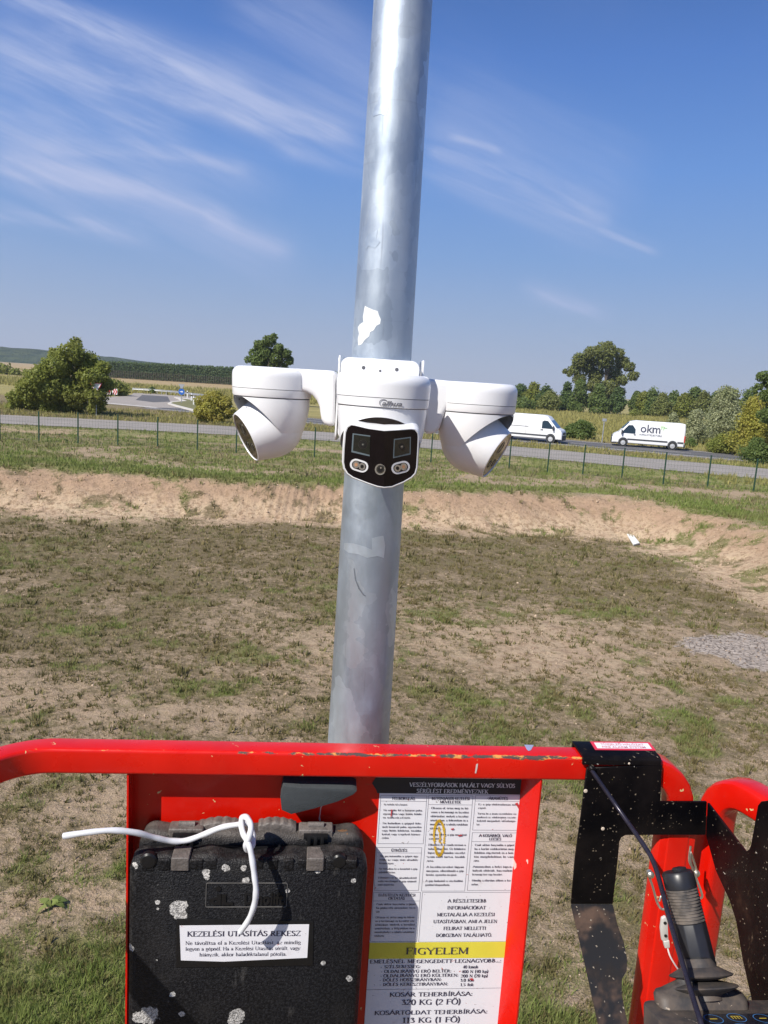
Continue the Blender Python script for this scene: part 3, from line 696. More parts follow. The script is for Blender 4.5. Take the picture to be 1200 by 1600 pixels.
px_plant('silvery_bush', 'low silvery bush just behind the rear of the marked van', 'bush', 1062, 1116, 638, 82, 'silver', 10000, .10, 'bush', 71, nb=34)
px_plant('silvery_bush', 'pale silvery shrub showing over the roof of the marked van', 'bush', 1034, 1074, 644, 84, 'silver', 5000, .095, 'bush', 72)
px_plant('small_bush', 'small green bush at the road edge below the silvery bushes', 'bush', 1076, 1098, 683, 77, 'mid', 800, .11, 'bush', 73)
px_plant('yellow_bush', 'large yellow green bush filling the right edge beside the road', 'bush', 1138, 1232, 615, 68, 'yellow', 19000, .105, 'bush', 74, nb=46)
px_plant('roadside_bush', 'low olive bush at the road bend in front of the yellow green bush', 'bush', 1110, 1160, 676, 70.5, 'olive', 7500, .09, 'bush', 75)
px_plant('edge_bush', 'dark leafy bush at the near road verge on the right edge', 'bush', 1160, 1222, 682, 60.5, 'mid', 6500, .085, 'bush', 76)
bl = pxblobs([(1192, 588, 9), (1205, 596, 12), (1186, 604, 7), (1212, 610, 14), (1197, 618, 10), (1180, 612, 4), (1215, 582, 8), (1215, 635, 15), (1200, 650, 14)], 63, .8, 5)
plant('edge_tree', 'leafy tree cut off by the right edge, tallest there', 'tree', bl, 6500, .10, 'mid', (at_y(1210, 700, 63).x, 63, 0), 5.2, .12, seed=77)
px_plant('van_bush', 'loose green bush standing between the two white vans', 'bush', 884, 940, 652, 80, 'mid', 7500, .11, 'bush', 78, nb=24)
px_plant('hidden_bush', 'dark green bush seen between the middle and right cameras', 'bush', 664, 704, 640, 86, 'mid', 1800, .15, 'bush', 79)
px_plant('mound_bush', 'dark bushy mound behind the two chevron boards', 'bush', 140, 208, 594, 119, 'olive', 7000, .18, 'bush', 80, nb=30)
px_plant('weedy_shrub', 'thin dark weed clump beyond the junction pavement', 'bush', 230, 246, 603, 140, 'mid', 500, .2, 'bush', 81, nb=10)
for i, (a, b_, t_, lb) in enumerate([(-30, 22, 582, 'far green bushes at the left edge below the wooded hill'), (12, 44, 586, 'low green bush far left, just left of the big olive bush')]):
    px_plant('far_bush', lb, 'bush', a, b_, t_, 230, 'olive', 1600, .5, 'bush', 82 + i)

# plantation: a far wood of even rows that reads as one mass
pb = []; rr = random.Random(5)
for row in range(3):
    for i in range(0, 150):
        px = 130 + i * 2.75 + rr.uniform(-.5, .5) ; Y = 292 + row * 5 + (px - 130) * .05
        q_ = at_y(px, 600, Y); top = at_y(px, 563.5 + (px - 175) * .048, 292).z * (1 + (Y - 292) / 292 * .5) * rr.uniform(.95, 1.03)
        for k in range(6): pb.append((q_.x + rr.uniform(-.2, .2), Y, .3 + (top - .6) * (k + .5) / 6, .60 - .04 * k, .6, top / 10))
V = leaves(pb, 90000, .30, seed=5)
wood = fastmesh('plantation_wood', V, np.arange(len(V)), 4, LM['plantation']); tag(wood, kind='stuff')
tr = MB()
for i in range(150):
    px = 130 + i * 2.75; q_ = at_y(px, 600, 291.5 + (px - 130) * .05); tr.box((q_.x, q_.y, 1.5), (.12, .12, 3))
tag(tr.build('plantation_trunks', bark, smooth=False), kind='stuff')

# ================================================================== FENCE, ROAD SIGNS
PX = [(-190, 678), (-125, 681), (-62, 684), (0, 687), (61, 690), (122, 693), (184, 696.5), (246, 700), (308, 703.5), (369, 708), (430, 711), (491, 714.5), (552, 718), (613, 720), (673, 722.5), (734, 728), (795, 734), (855, 739), (910, 744), (971, 750), (1036, 756), (1105, 762), (1177, 769), (1252, 777), (1330, 786)]
fp = []
for x, y in PX:
    p = at_z(x, y, 0.0); p.z = float(terrain_z(p.x, p.y)); fp.append(p)
fence_m = simple('green_steel', (.018, .055, .032), .45, var=.2, scale=10)
fence = thing('wire_fence', fp[12], 'long low green wire fence with slim posts along the service road', 'fence')
for p in fp:
    mb = MB(); mb.box((p.x, p.y, p.z + .83), (.07, .05, 1.75)); mb.box((p.x, p.y, p.z + 1.715), (.085, .065, .02))
    mb.build('post', fence_m, fence, bevel=.006, seg=1)
mb = MB()
for a, b_ in zip(fp[:-1], fp[1:]):
    for k in range(9):
        h_ = .08 + k * .2; mb.tube([a + Vector((0, .04, h_)), b_ + Vector((0, .04, h_))], .0032, 4, cap=False)
    nv = 14
    for k in range(1, nv):
        q_ = a.lerp(b_, k / nv) + Vector((0, .045, 0)); mb.tube([q_ + Vector((0, 0, .06)), q_ + Vector((0, 0, 1.7))], .0028, 4, cap=False)
mb.build('wire_mesh', fence_m, fence, smooth=False)
steel = simple('galvanised_sign_steel', (.42, .43, .44), .5, .6, var=.1)
white_p = simple('white_sign_face', (.75, .75, .74), .5); red_p = simple('red_sign_face', (.55, .03, .03), .5); blue_p = simple('blue_sign_face', (.02, .12, .45), .5); dark_p = simple('black_sign_face', (.02, .02, .02), .5)
def disc(mb, c, r_, y0, th=.02, n=24, rot=0):
    mb.plate([Vector((c[0] + r_ * math.cos(2 * math.pi * i / n + rot), c[1] + y0, c[2] + r_ * math.sin(2 * math.pi * i / n + rot))) for i in range(n)], (0, th, 0))
b0 = at_z(150.5, 650, 0); t = thing('yield_sign', b0, 'give way sign on a grey post in front of the big olive bush', 'road sign')
top = at_y(150.5, 604, b0.y).z
MB().tube([b0, Vector((b0.x, b0.y, top + .25))], .05, 8).build('post', steel, t)
mb = MB(); disc(mb, (b0.x, b0.y, top), .62, -.09, .02, 3, R(-90)); mb.build('border', red_p, t, smooth=False)
mb = MB(); disc(mb, (b0.x, b0.y, top), .53, -.095, .004, 3, R(-90)); mb.build('face', white_p, t, smooth=False)
mb = MB(); mb.box((b0.x, b0.y - .08, top - .62), (.62, .02, .22)); mb.build('lower_plate', steel, t, smooth=False)
b0 = at_z(283.5, 631, 0); t = thing('direction_sign', b0, 'round blue arrow sign on a post at the island tip', 'road sign'); top = at_y(283.5, 612, b0.y).z
MB().tube([b0, Vector((b0.x, b0.y, top + 1.0))], .05, 8).build('post', steel, t)
mb = MB(); disc(mb, (b0.x, b0.y, top), .42, -.09); mb.build('face', blue_p, t, smooth=False)
mb = MB(); mb.plate([Vector((b0.x + a, b0.y - .095, top + c)) for a, c in ((-.22, .04), (.02, .04), (.02, .14), (.24, 0), (.02, -.14), (.02, -.04), (-.22, -.04))], (0, .004, 0)); mb.build('arrow', white_p, t, smooth=False)
mb = MB(); disc(mb, (b0.x, b0.y, top + .75), .48, -.09, .02, 3, R(-90)); mb.build('upper_triangle', steel, t, smooth=False)
for i, (x, y, yt) in enumerate([(169, 619, 612), (179.5, 619.5, 612)]):
    b0 = at_z(x, y, 0); top = at_y(x, yt, b0.y).z
    t = thing('chevron_board', b0, ('left' if i == 0 else 'right') + ' one of the two red and white chevron boards at the dark mound', 'road sign', 'chevron boards')
    MB().tube([b0, Vector((b0.x, b0.y, top + .3))], .04, 8).build('post', steel, t)
    mb = MB(); mb.box((b0.x, b0.y - .06, top), (.75, .02, .85)); mb.build('board', white_p, t, smooth=False)
    mb = MB()
    for k in (-.2, .12): mb.plate([Vector((b0.x + k + a, b0.y - .075, top + c)) for a, c in ((-.12, .4), (.06, .4), (.24, 0), (.06, -.4), (-.12, -.4), (.06, 0))], (0, .004, 0))
    mb.build('chevron', red_p, t, smooth=False)
for i, (x, y) in enumerate([(292.5, 621), (299, 626.5), (302.5, 633)]):
    b0 = at_z(x, y + 1, 0); t = thing('marker_post', b0, 'white marker post beside the blue arrow sign, ' + ['farthest', 'middle', 'nearest'][i] + ' of three', 'marker post', 'white marker posts')
    mb = MB(); mb.plate([b0 + Vector((a, 0, c)) for a, c in ((-.09, 0), (.09, 0), (.09, 1.12), (-.09, 1.25))], (0, .1, 0)); mb.build('body', white_p, t, bevel=.01)
    mb = MB(); mb.box(b0 + Vector((0, -.004, .9)), (.184, .012, .2)); mb.build('band', dark_p, t, smooth=False)
b0 = at_z(359, 652, 0); t = thing('blue_sign', b0, 'small round blue sign at the left edge of the left camera', 'road sign'); top = at_y(359, 636.5, b0.y).z
MB().tube([b0, Vector((b0.x, b0.y, top + .3))], .04, 8).build('post', steel, t)
mb = MB(); disc(mb, (b0.x, b0.y, top), .26, -.07); mb.build('face', blue_p, t, smooth=False)
mb = MB(); mb.plate([Vector((b0.x + a, b0.y - .074, top + c)) for a, c in ((-.13, .03), (.0, .03), (.0, .1), (.14, 0), (.0, -.1), (.0, -.03), (-.13, -.03))], (0, .003, 0)); mb.build('arrow', white_p, t, smooth=False)
b0 = at_z(940.5, 692, 0); t = thing('roadside_post', b0, 'slim grey post with a small plate between the green bush and the marked van', 'post'); top = at_y(940.5, 654, b0.y).z
MB().tube([b0, Vector((b0.x, b0.y, top))], .05, 8).build('pole', steel, t)
mb = MB(); mb.box((b0.x, b0.y - .06, top - .12), (.42, .02, .28)); mb.build('plate', steel, t, bevel=.004)
# guard rail beyond the junction
g0 = [at_z(x, y, 0.0) for x, y in ((201, 613), (240, 615.5), (269, 618), (298, 622), (330, 626))]
t = thing('guard_rail', g0[2], 'grey steel guard rail running behind the road junction', 'guard rail')
mb = MB(); mb.sweep([p + Vector((0, 2, .62)) for p in g0], [(.0, .16), (.06, .1), (0, .02), (0, -.02), (.06, -.1), (0, -.16), (-.02, -.16), (-.02, .16)]); mb.build('rail', steel, t)
for a, b_ in zip(g0[:-1], g0[1:]):
    for k in range(4):
        q_ = a.lerp(b_, k / 4) + Vector((0, 2.06, 0)); mb = MB(); mb.box(q_ + Vector((0, 0, .35)), (.1, .08, .75)); mb.build('post', steel, t, smooth=False)
# litter: white foam board lying at the foot of the bank
pts = [at_z(x, y, -1.0) for x, y in ((979.5, 834), (989, 834.5), (999.5, 848), (990, 850.5))]
zc = float(terrain_z(sum(p.x for p in pts) / 4, sum(p.y for p in pts) / 4))
pts = [at_z(x, y, zc + .12 - .05 * (i > 1)) for i, (x, y) in enumerate(((979.5, 834), (989, 834.5), (999.5, 848), (990, 850.5)))]
mb = MB(); mb.plate(pts, (0, 0, -.06)); o_ = mb.build('foam_board', simple('white_foam', (.78, .77, .72), .8, var=.06), origin=pts[0], bevel=.01)
tag(o_, 'white oblong foam board lying at the foot of the bank', 'board')

# ================================================================== VANS
van_white = simple('van_white_paint', (.80, .80, .80), .35, var=.03, coat=.4)
tyre_m = simple('tyre_rubber', (.02, .02, .02), .85); rim_m = simple('wheel_rim', (.62, .62, .62), .4, .5)
plastic_b = simple('dark_plastic_trim', (.045, .05, .058), .6); glass_m = simple('window_glass', (.02, .035, .05), .06, var=.1); tail_m = simple('tail_light', (.5, .03, .02), .3)
head_m = simple('headlight_glass', (.5, .52, .55), .12)
blue_gl = simple('windscreen_glass', (.04, .10, .19), .08)
def van(name, label, pos, head, Lg, prof, win, shield, trim_z, kind):
    """prof: side outline (x from rear 0 to nose Lg, z)"""
    t = thing(name, pos, label, 'van', 'white vans on the main road', rz=head)
    W = 1.98; Rm = Matrix.Rotation(head, 3, 'Z'); P = Vector(pos)
    def F(x, y, z): return P + Rm @ Vector((x - Lg / 2, y, z))
    def tum(z): return W / 2 - max(0, z - 1.15) * .10
    def sidepts(inset, k): # outline shrunk by inset
        cx = sum(p[0] for p in prof) / len(prof); cz = 1.3
        return [(x + (cx - x) / abs(cx - x + 1e-9) * min(inset, abs(cx - x)), z + (-inset if z > cz else inset * .5)) for x, z in prof]
    mb = MB(); n = len(prof); rings = []
    for ins, sg, k in ((.10, -1, 1.0), (.0, -1, -.07), (0, 1, -.07), (.10, 1, 1.0)):
        pr = sidepts(ins, k)
        rings += [F(x, sg * (tum(z) + (0 if ins else -.07)), z) for x, z in pr]
    fs = [(r_ * n + i, r_ * n + (i + 1) % n, (r_ + 1) * n + (i + 1) % n, (r_ + 1) * n + i) for r_ in range(3) for i in range(n)] + [tuple(range(n)), tuple(range(4 * n - 1, 3 * n - 1, -1))]
    mb.add(rings, fs); mb.build('body', van_white, t, bevel=.025, seg=2, ang=40)
    def sidepoly(pts, sg, off, nm, m, par=None):
        mb = MB(); mb.plate([F(x, sg * (tum(z) + off), z) for x, z in pts], Rm @ Vector((0, -sg * .012, 0)))
        return mb.build(nm, m, par or t, smooth=False)
    for sg in (-1, 1):
        sidepoly(win, sg, .006, 'side_window', glass_m)
        sidepoly([(1.45 if kind else 1.5, trim_z), (Lg - 1.35, trim_z), (Lg - 1.35, trim_z + .13), (1.5, trim_z + .13)], sg, .022, 'side_trim', plastic_b)
        sidepoly([(.12, trim_z), (.62, trim_z), (.62, trim_z + .13), (.12, trim_z + .13)], sg, .022, 'side_trim', plastic_b)
        wx = win[0][0] - .12
        sidepoly([(wx, .62), (wx + .015, .62), (wx + .015, 2.05), (wx, 2.05)], sg, .004, 'door_seam', plastic_b)
        sidepoly([(wx - 1.35, .62), (wx - 1.335, .62), (wx - 1.335, 2.1), (wx - 1.35, 2.1)], sg, .004, 'door_seam', plastic_b)
        sidepoly([(wx + .06, 1.1), (wx + .26, 1.1), (wx + .26, 1.17), (wx + .06, 1.17)], sg, .03, 'door_handle', plastic_b)
        if not kind: sidepoly([(1.4, 1.32), (3.2, 1.32), (3.2, 1.345), (1.4, 1.345)], sg, .012, 'door_rail', plastic_b)
        for wx_ in (1.02, Lg - 1.0):
            mb = MB(); mb.lathe([(.40, -.0), (.43, .012)], F(wx_, sg * (W / 2 + .004), .40), Rm @ Vector((0, sg, 0)), 28); mb.build('wheel_arch', plastic_b, t)
            mb = MB(); mb.lathe([(.2, -.22), (.33, -.2), (.35, -.02), (.345, .03), (.31, .045), (.2, .03)], F(wx_, sg * (W / 2 - .01), .35), Rm @ Vector((0, sg, 0)), 28); wh = mb.build('wheel', tyre_m, t)
            mb = MB(); mb.lathe([(.22, -.02), (.215, .035), (.17, .03), (.07, .055), (.0, .06)], F(wx_, sg * (W / 2 + .006), .35), Rm @ Vector((0, sg, 0)), 20); mb.build('rim', rim_m, wh)
        xm = win[-1][0] if False else max(p[0] for p in win) + .02
        mb = MB(); mb.box(F(xm, sg * (W / 2 + .12), 1.32), (.12, .2, .42), Rm); mb.build('wing_mirror', plastic_b, t, bevel=.04)
        mb = MB(); mb.box(F(Lg - .32, sg * (W / 2 - .12), .92), (.34, .22, .26), Rm @ Matrix.Rotation(R(20), 3, 'Y')); mb.build('headlight', head_m, t, bevel=.04)
        mb = MB(); mb.box(F(.03, sg * (W / 2 - .10), 1.02), (.10, .16, .60), Rm); mb.build('tail_light', tail_m, t, bevel=.02)
    mb = MB(); mb.plate([F(x, y, z) for x, y, z in shield], Rm @ Vector((-.02, 0, -.02))); mb.build('windscreen', blue_gl, t, smooth=False)
    mb = MB(); mb.plate([F(Lg - .42, -W / 2 - .01, .24), F(Lg + .03, -W / 2 + .14, .24), F(Lg + .03, W / 2 - .14, .24), F(Lg - .42, W / 2 + .01, .24)], (0, 0, .46)); mb.build('front_bumper', plastic_b, t, bevel=.06)
    mb = MB(); mb.box(F(Lg - .02, 0, .86), (.08, 1.05, .22), Rm); mb.build('grille', plastic_b, t, bevel=.03)
    mb = MB(); mb.box(F(.0, 0, .40), (.18, W - .04, .26), Rm); mb.build('rear_bumper', plastic_b, t, bevel=.04)
    for sg in (-1, 1):
        mb = MB(); mb.box(F(.015, sg * .44, 1.62), (.04, .72, .62), Rm); mb.build('rear_window', glass_m, t, bevel=.02)
    return t, F, tum
# marked van: nose to the left
L2 = 6.35; profR = [(0, .30), (0, 1.9), (.06, 2.36), (.3, 2.42), (4.35, 2.42), (4.85, 2.30), (5.42, 1.66), (5.75, 1.30), (6.15, 1.10), (6.33, .85), (6.35, .32)]
t2, F2, tum2 = van('marked_van', 'white long van with dark lettering on its side, facing left', (23.95, 71.7, .04), math.pi - R(13), L2, profR,
    [(4.35, 1.22), (4.35, 1.62), (4.62, 1.98), (5.0, 1.98), (5.30, 1.62), (5.52, 1.3), (5.5, 1.22)],
    [(5.50, -.78, 1.64), (4.96, -.70, 2.24), (4.96, .70, 2.24), (5.50, .78, 1.64)], .62, 1)
L1 = 6.3; profL = [(0, .30), (0, 1.9), (.05, 2.34), (.3, 2.42), (4.45, 2.42), (4.85, 2.32), (5.15, 2.0), (5.72, 1.36), (6.15, 1.16), (6.28, .95), (6.3, .32)]
t1, F1, tum1 = van('plain_van', 'plain white van half hidden behind the right camera, facing right', (12.95, 71.1, .04), -R(24), L1, profL,
    [(4.42, 1.26), (4.42, 1.86), (4.60, 1.96), (4.92, 1.94), (5.2, 1.66), (5.48, 1.30), (5.46, 1.24)],
    [(5.74, -.82, 1.40), (5.18, -.72, 2.0), (5.18, .72, 2.0), (5.74, .82, 1.40)], .55, 0)
def letter_geo(mb, body, size, place, **k):
    vs, fs, a, b_ = text_geo(body, size, **k)
    mb.add([place(x, y) for x, y in vs], fs)
dark_ink = simple('dark_grey_lettering', (.06, .065, .10), .5); green_ink = simple('green_mark', (.30, .62, .18), .5); grey_ink = simple('grey_lettering', (.30, .31, .34), .5)
for sg in (1, -1):
    def pl(x0, z0, s_=1, sg=sg):
        return (lambda x, y: F2(x0 - (x * s_) if sg > 0 else x0 - 2.3 + x * s_, sg * (tum2(z0 + y) + .012), z0 + y))
    mb = MB(); letter_geo(mb, 'okm', 1.02, pl(3.95, 1.42, .98), offset=.008, res=4); mb.build('lettering', dark_ink, t2, smooth=False, fixn=False)
    mb = MB(); letter_geo(mb, 'INFRASTRUKTÚRA', .225, pl(4.0, 1.12, 1.06), offset=.004); mb.build('small_lettering', grey_ink, t2, smooth=False, fixn=False)
    if sg > 0:
        mb = MB()
        for a, c, w_, h_ in ((2.02, 2.02, .34, .05), (1.78, 1.93, .30, .05), (2.10, 1.88, .06, .2), (1.92, 1.82, .06, .2)):
            mb.plate([F2(a - x, tum2(c + z) + .012, c + z) for x, z in ((-w_ / 2, -h_ / 2), (w_ / 2, -h_ / 2), (w_ / 2, h_ / 2), (-w_ / 2, h_ / 2))], (0, .002, 0))
        mb.build('green_mark', green_ink, t2, smooth=False, fixn=False)

# ================================================================== POLE
pc = at_y(596, 560, 1.42); PCX, PCY = pc.x, 1.42
def pr_(zr): return .0545 - .0078 * zr - max(0, zr - .9) * .001
pm, g, b = newmat('galvanised_pole'); o = g.obj()
ox, oy, oz = g.sep(o)[0:3]
v = g.voro(g.vm('ADD', g.vm('MULTIPLY', o, (1, 1, .7)), g.vm('SCALE', g.ncol(o, 9, 2), None, .05)), 26)
sp1 = g.sep(v[1])[0]
n1 = g.noise(g.vm('MULTIPLY', o, (1, 1, .45)), 14, 5, .65); n2 = g.noise(g.vm('MULTIPLY', o, (2, 2, .12)), 30, 4, .6); n3 = g.noise(o, 5, 4, .6)
c = g.mix(g.mr(n1, .3, .7), (.34, .40, .47), (.56, .63, .70)); c = g.mix(g.m('MULTIPLY', sp1, .35), c, (.44, .49, .54))
c = g.mix(g.mr(n3, .52, .60, 0, .35), c, (.42, .47, .53))
def PL(px, py):   # place on the pole's front, object coordinates (origin at the foot)
    p = at_y(px, py, PCY - .052); return (p.x - PCX, p.y - PCY, p.z - PIT)
patch = blobmask(g, o, [PL(570, 430) + (.002,)], 34, .3) if True else blobmask(g, o, [PL(579, 505) + (.014,), PL(575, 520) + (.013,), PL(586, 490) + (.010,), PL(571, 530) + (.008,), PL(598, 165) + (.008,), PL(592, 172) + (.007,), PL(592, 350) + (.006,)], 34, .32)
patch2 = blobmask(g, o, [PL(585, 838) + (.030,), PL(560, 845) + (.024,), PL(606, 850) + (.020,), PL(600, 60) + (.03,), PL(625, 700) + (.03,), PL(548, 1110) + (.03,), PL(560, 930) + (.02,), PL(590, 1040) + (.025,)], 9, .22)
vz = g.voro(g.vm('ADD', g.vm('MULTIPLY', o, (1, 1, .55)), g.vm('SCALE', g.ncol(o, 16, 3), None, .09)), 13); c = g.mix(g.m('MULTIPLY', g.mr(g.sep(vz[1])[1], .2, .9), .50), c, (.70, .77, .84)); vy = g.voro(g.vm('ADD', g.vm('MULTIPLY', o, (1, 1, .3)), g.vm('SCALE', g.ncol(o, 30, 3), None, .05)), 34); c = g.mix(g.m('MULTIPLY', g.mr(g.sep(vy[1])[2], .55, .9), .35), c, (.36, .41, .48)); c = g.mix(patch, c, (.80, .82, .82))
scr = g.noise(g.comb(g.m('MULTIPLY', ox, 160), g.m('MULTIPLY', oy, 160), g.m('MULTIPLY', oz, 5)), 1.0, 3, .6); c = g.mix(g.mr(scr, .66, .74, 0, .5), c, (.30, .33, .38))
# faint horizontal drag lines and a few scuffs
hl = g.noise(g.vm('MULTIPLY', o, (3, 3, 1)), 1.0, 1); hz = g.noise(g.comb(g.m('MULTIPLY', ox, 2), g.m('MULTIPLY', oy, 2), g.m('MULTIPLY', oz, 95)), 1.0, 4, .7)
c = g.mix(g.mr(hz, .58, .72, 0, .35), c, (.30, .33, .38))
g.put(b.inputs['Base Color'], c); g.put(b.inputs['Metallic'], g.m('SUBTRACT', .80, g.m('MULTIPLY', patch, .7)))
g.put(b.inputs['Roughness'], g.m('ADD', g.m('ADD', g.mr(n1, .3, .7, .36, .52), g.m('MULTIPLY', g.sep(vz[1])[0], .08)), g.m('MULTIPLY', n2, .05)))
bump(g, b, g.m('ADD', g.m('MULTIPLY', n2, .5), g.m('MULTIPLY', n1, .8)), .35, .0012)
mb = MB(); zs = [PIT - .3 - H] + [(-5.7 + .02) + i * .25 for i in range(0, 44)]
mb.lathe([(pr_(z), z + H) for z in zs], (PCX, PCY, 0), n=64)
t = thing('metal_pole', (PCX, PCY, PIT), 'tall galvanised steel pole carrying the three white cameras', 'pole')
mb.build('shaft', pm, t)
def on_pole(x, y, off):
    d = ray(x, y); r_ = .05
    for _ in range(4):
        a = d.x ** 2 + d.y ** 2; b_ = -2 * (d.x * PCX + d.y * PCY); c_ = PCX ** 2 + PCY ** 2 - r_ ** 2
        k = (-b_ - math.sqrt(max(0, b_ * b_ - 4 * a * c_))) / (2 * a); p = EYE + d * k; r_ = pr_(p.z - H) + off
    return p
def pole_mark(nm, px, mat, off=.0004):
    bm = bmesh.new(); bm.faces.new([bm.verts.new((x, y, 0)) for x, y in px]); bmesh.ops.triangulate(bm, faces=bm.faces)
    for _ in range(3): bmesh.ops.subdivide_edges(bm, edges=bm.edges[:], cuts=1, use_grid_fill=True)
    mi = inv_of(t)
    for v_ in bm.verts: v_.co = mi @ on_pole(v_.co.x, v_.co.y, off)
    me = bpy.data.meshes.new(nm); bm.to_mesh(me); bm.free(); me.materials.append(mat); me.polygons.foreach_set('use_smooth', [True] * len(me.polygons))
    o_ = bpy.data.objects.new(nm, me); col_link(o_); o_.parent = t
resid = simple('white_residue', (.74, .76, .75), .5, var=.08, scale=90); zinc = simple('pale_zinc_bloom', (.56, .63, .70), .46, .80, var=.2, scale=40)
pole_mark('sticker_residue', [(570, 478), (576, 481), (583, 484), (590, 486), (592, 492), (595, 499), (594, 506), (588, 509), (584, 516), (578, 519), (577, 525), (570, 531), (565, 538), (560, 540), (559, 530), (561, 521), (559, 512), (562, 507), (568, 503), (567, 495)], resid)
pole_mark('zinc_bloom', [(592, 147), (601, 146), (606, 152), (607, 168), (603, 181), (594, 178), (583, 182), (584, 170), (590, 162)], zinc)
pole_mark('zinc_bloom', [(585, 362), (590, 358), (588, 372), (594, 378), (586, 388), (576, 384), (572, 390), (570, 374), (575, 366)], zinc)
pole_mark('zinc_bloom', [(538, 848), (552, 849), (570, 854), (581, 859), (581, 841), (592, 838), (599, 837), (602, 852), (600, 872), (590, 869), (574, 872), (560, 866), (545, 864), (537, 858)], zinc)
pole_mark('drag_scratch', [(552.5, 888), (553.5, 888), (556, 905), (562, 919), (569, 929), (572, 931), (571, 932), (567, 930), (560, 920), (554.5, 906)], simple('dark_scratch', (.16, .18, .21), .5, .4), .0007)
mb = MB(); mb.lathe([(.17, 0), (.17, .012), (.115, .016), (.108, .05)], (PCX, PCY, float(terrain_z(PCX, PCY))), n=32); mb.build('base_flange', steel, t, bevel=.002)

# ================================================================== CAMERAS
wp, g, b = newmat('white_camera_shell'); o = g.obj()
g.put(b.inputs['Base Color'], g.mix(g.mr(g.noise(o, 14, 4), .45, .75), (.80, .80, .81), (.74, .745, .76)))
b.inputs['Roughness'].default_value = .34; b.inputs['Coat Weight'].default_value = .15
cam_white = wp
def glossy(name, col, rough=.04, spec=.5, coat=0):
    m, g, b = newmat(name); b.inputs['Base Color'].default_value = col + (1,); b.inputs['Roughness'].default_value = rough; b.inputs['Specular IOR Level'].default_value = spec
    b.inputs['Coat Weight'].default_value = coat; b.inputs['Coat Roughness'].default_value = .02
    return m
black_gl = glossy('black_face_glass', (.006, .004, .006), .05, .4); brown_gl = glossy('smoky_lens_glass', (.018, .011, .007), .06, .6, .5)
dark_hole = glossy('dark_recess', (.01, .01, .012), .4); lens_gl = glossy('lens_glass', (.015, .025, .03), .03, 1.0, 1.0); ring_m = simple('lens_ring', (.07, .07, .065), .3, .6)
led_m = glossy('led_reflector', (.62, .62, .62), .18); led_m.node_tree.nodes['Principled BSDF'].inputs['Metallic'].default_value = .8
amber_m = glossy('amber_chip', (.5, .28, .16), .25); seam_m = simple('seam_shadow_gap', (.10, .10, .11), .8)
# pole adapter: white sheet box around the pole
ad = thing('pole_adapter', (PCX, PCY, H - .09), 'white square mounting adapter clamped round the pole between the cameras', 'mounting bracket')
lx = at_y(529, 600, 1.36).x; rxx = at_y(659, 600, 1.36).x; ztop = at_y(595, 561, 1.34).z; zbot = ztop - .142
mb = MB()
def fplate(x0, x1, z0, z1, y, th, r_=.012, sh=0.0):
    pts = [(p[0], p[1]) for p in rrect(x1 - x0, z1 - z0, r_, 5, (x0 + x1) / 2, (z0 + z1) / 2)]
    return [Vector((a, y, c)) for a, c in pts], Vector((0, th, 0))
pts, off = fplate(lx + .004, rxx - .006, zbot, ztop, 1.338, .02, .014); mb.plate(pts, off)
mb.build('front_plate', cam_white, ad, bevel=.0025, seg=2)
for xs, nm in ((lx - .0015, 'side_plate'), (rxx - .0015, 'side_plate')):
    mb = MB(); mb.plate([Vector((xs, y, z)) for y, z in rrect(.155, .148, .012, 4, 1.425, (ztop + zbot) / 2)], (.003, 0, 0)); mb.build(nm, cam_white, ad, bevel=.001)
mb = MB(); pts, off = fplate(lx + .004, rxx - .006, zbot, ztop, 1.485, .006, .014); mb.plate(pts, off); mb.build('back_plate', cam_white, ad, bevel=.0015)
for x, y, r_ in ((568, 574.5, .0032), (594, 579.5, .0022), (620, 577.5, .0032)):
    p = at_y(x, y, 1.338); mb = MB(); mb.lathe([(r_, -.002), (r_, .0004), (r_ * .7, .0006), (.0001, .0006)], p, (0, -1, 0), 16, cap=False); mb.build('screw', seam_m, ad)

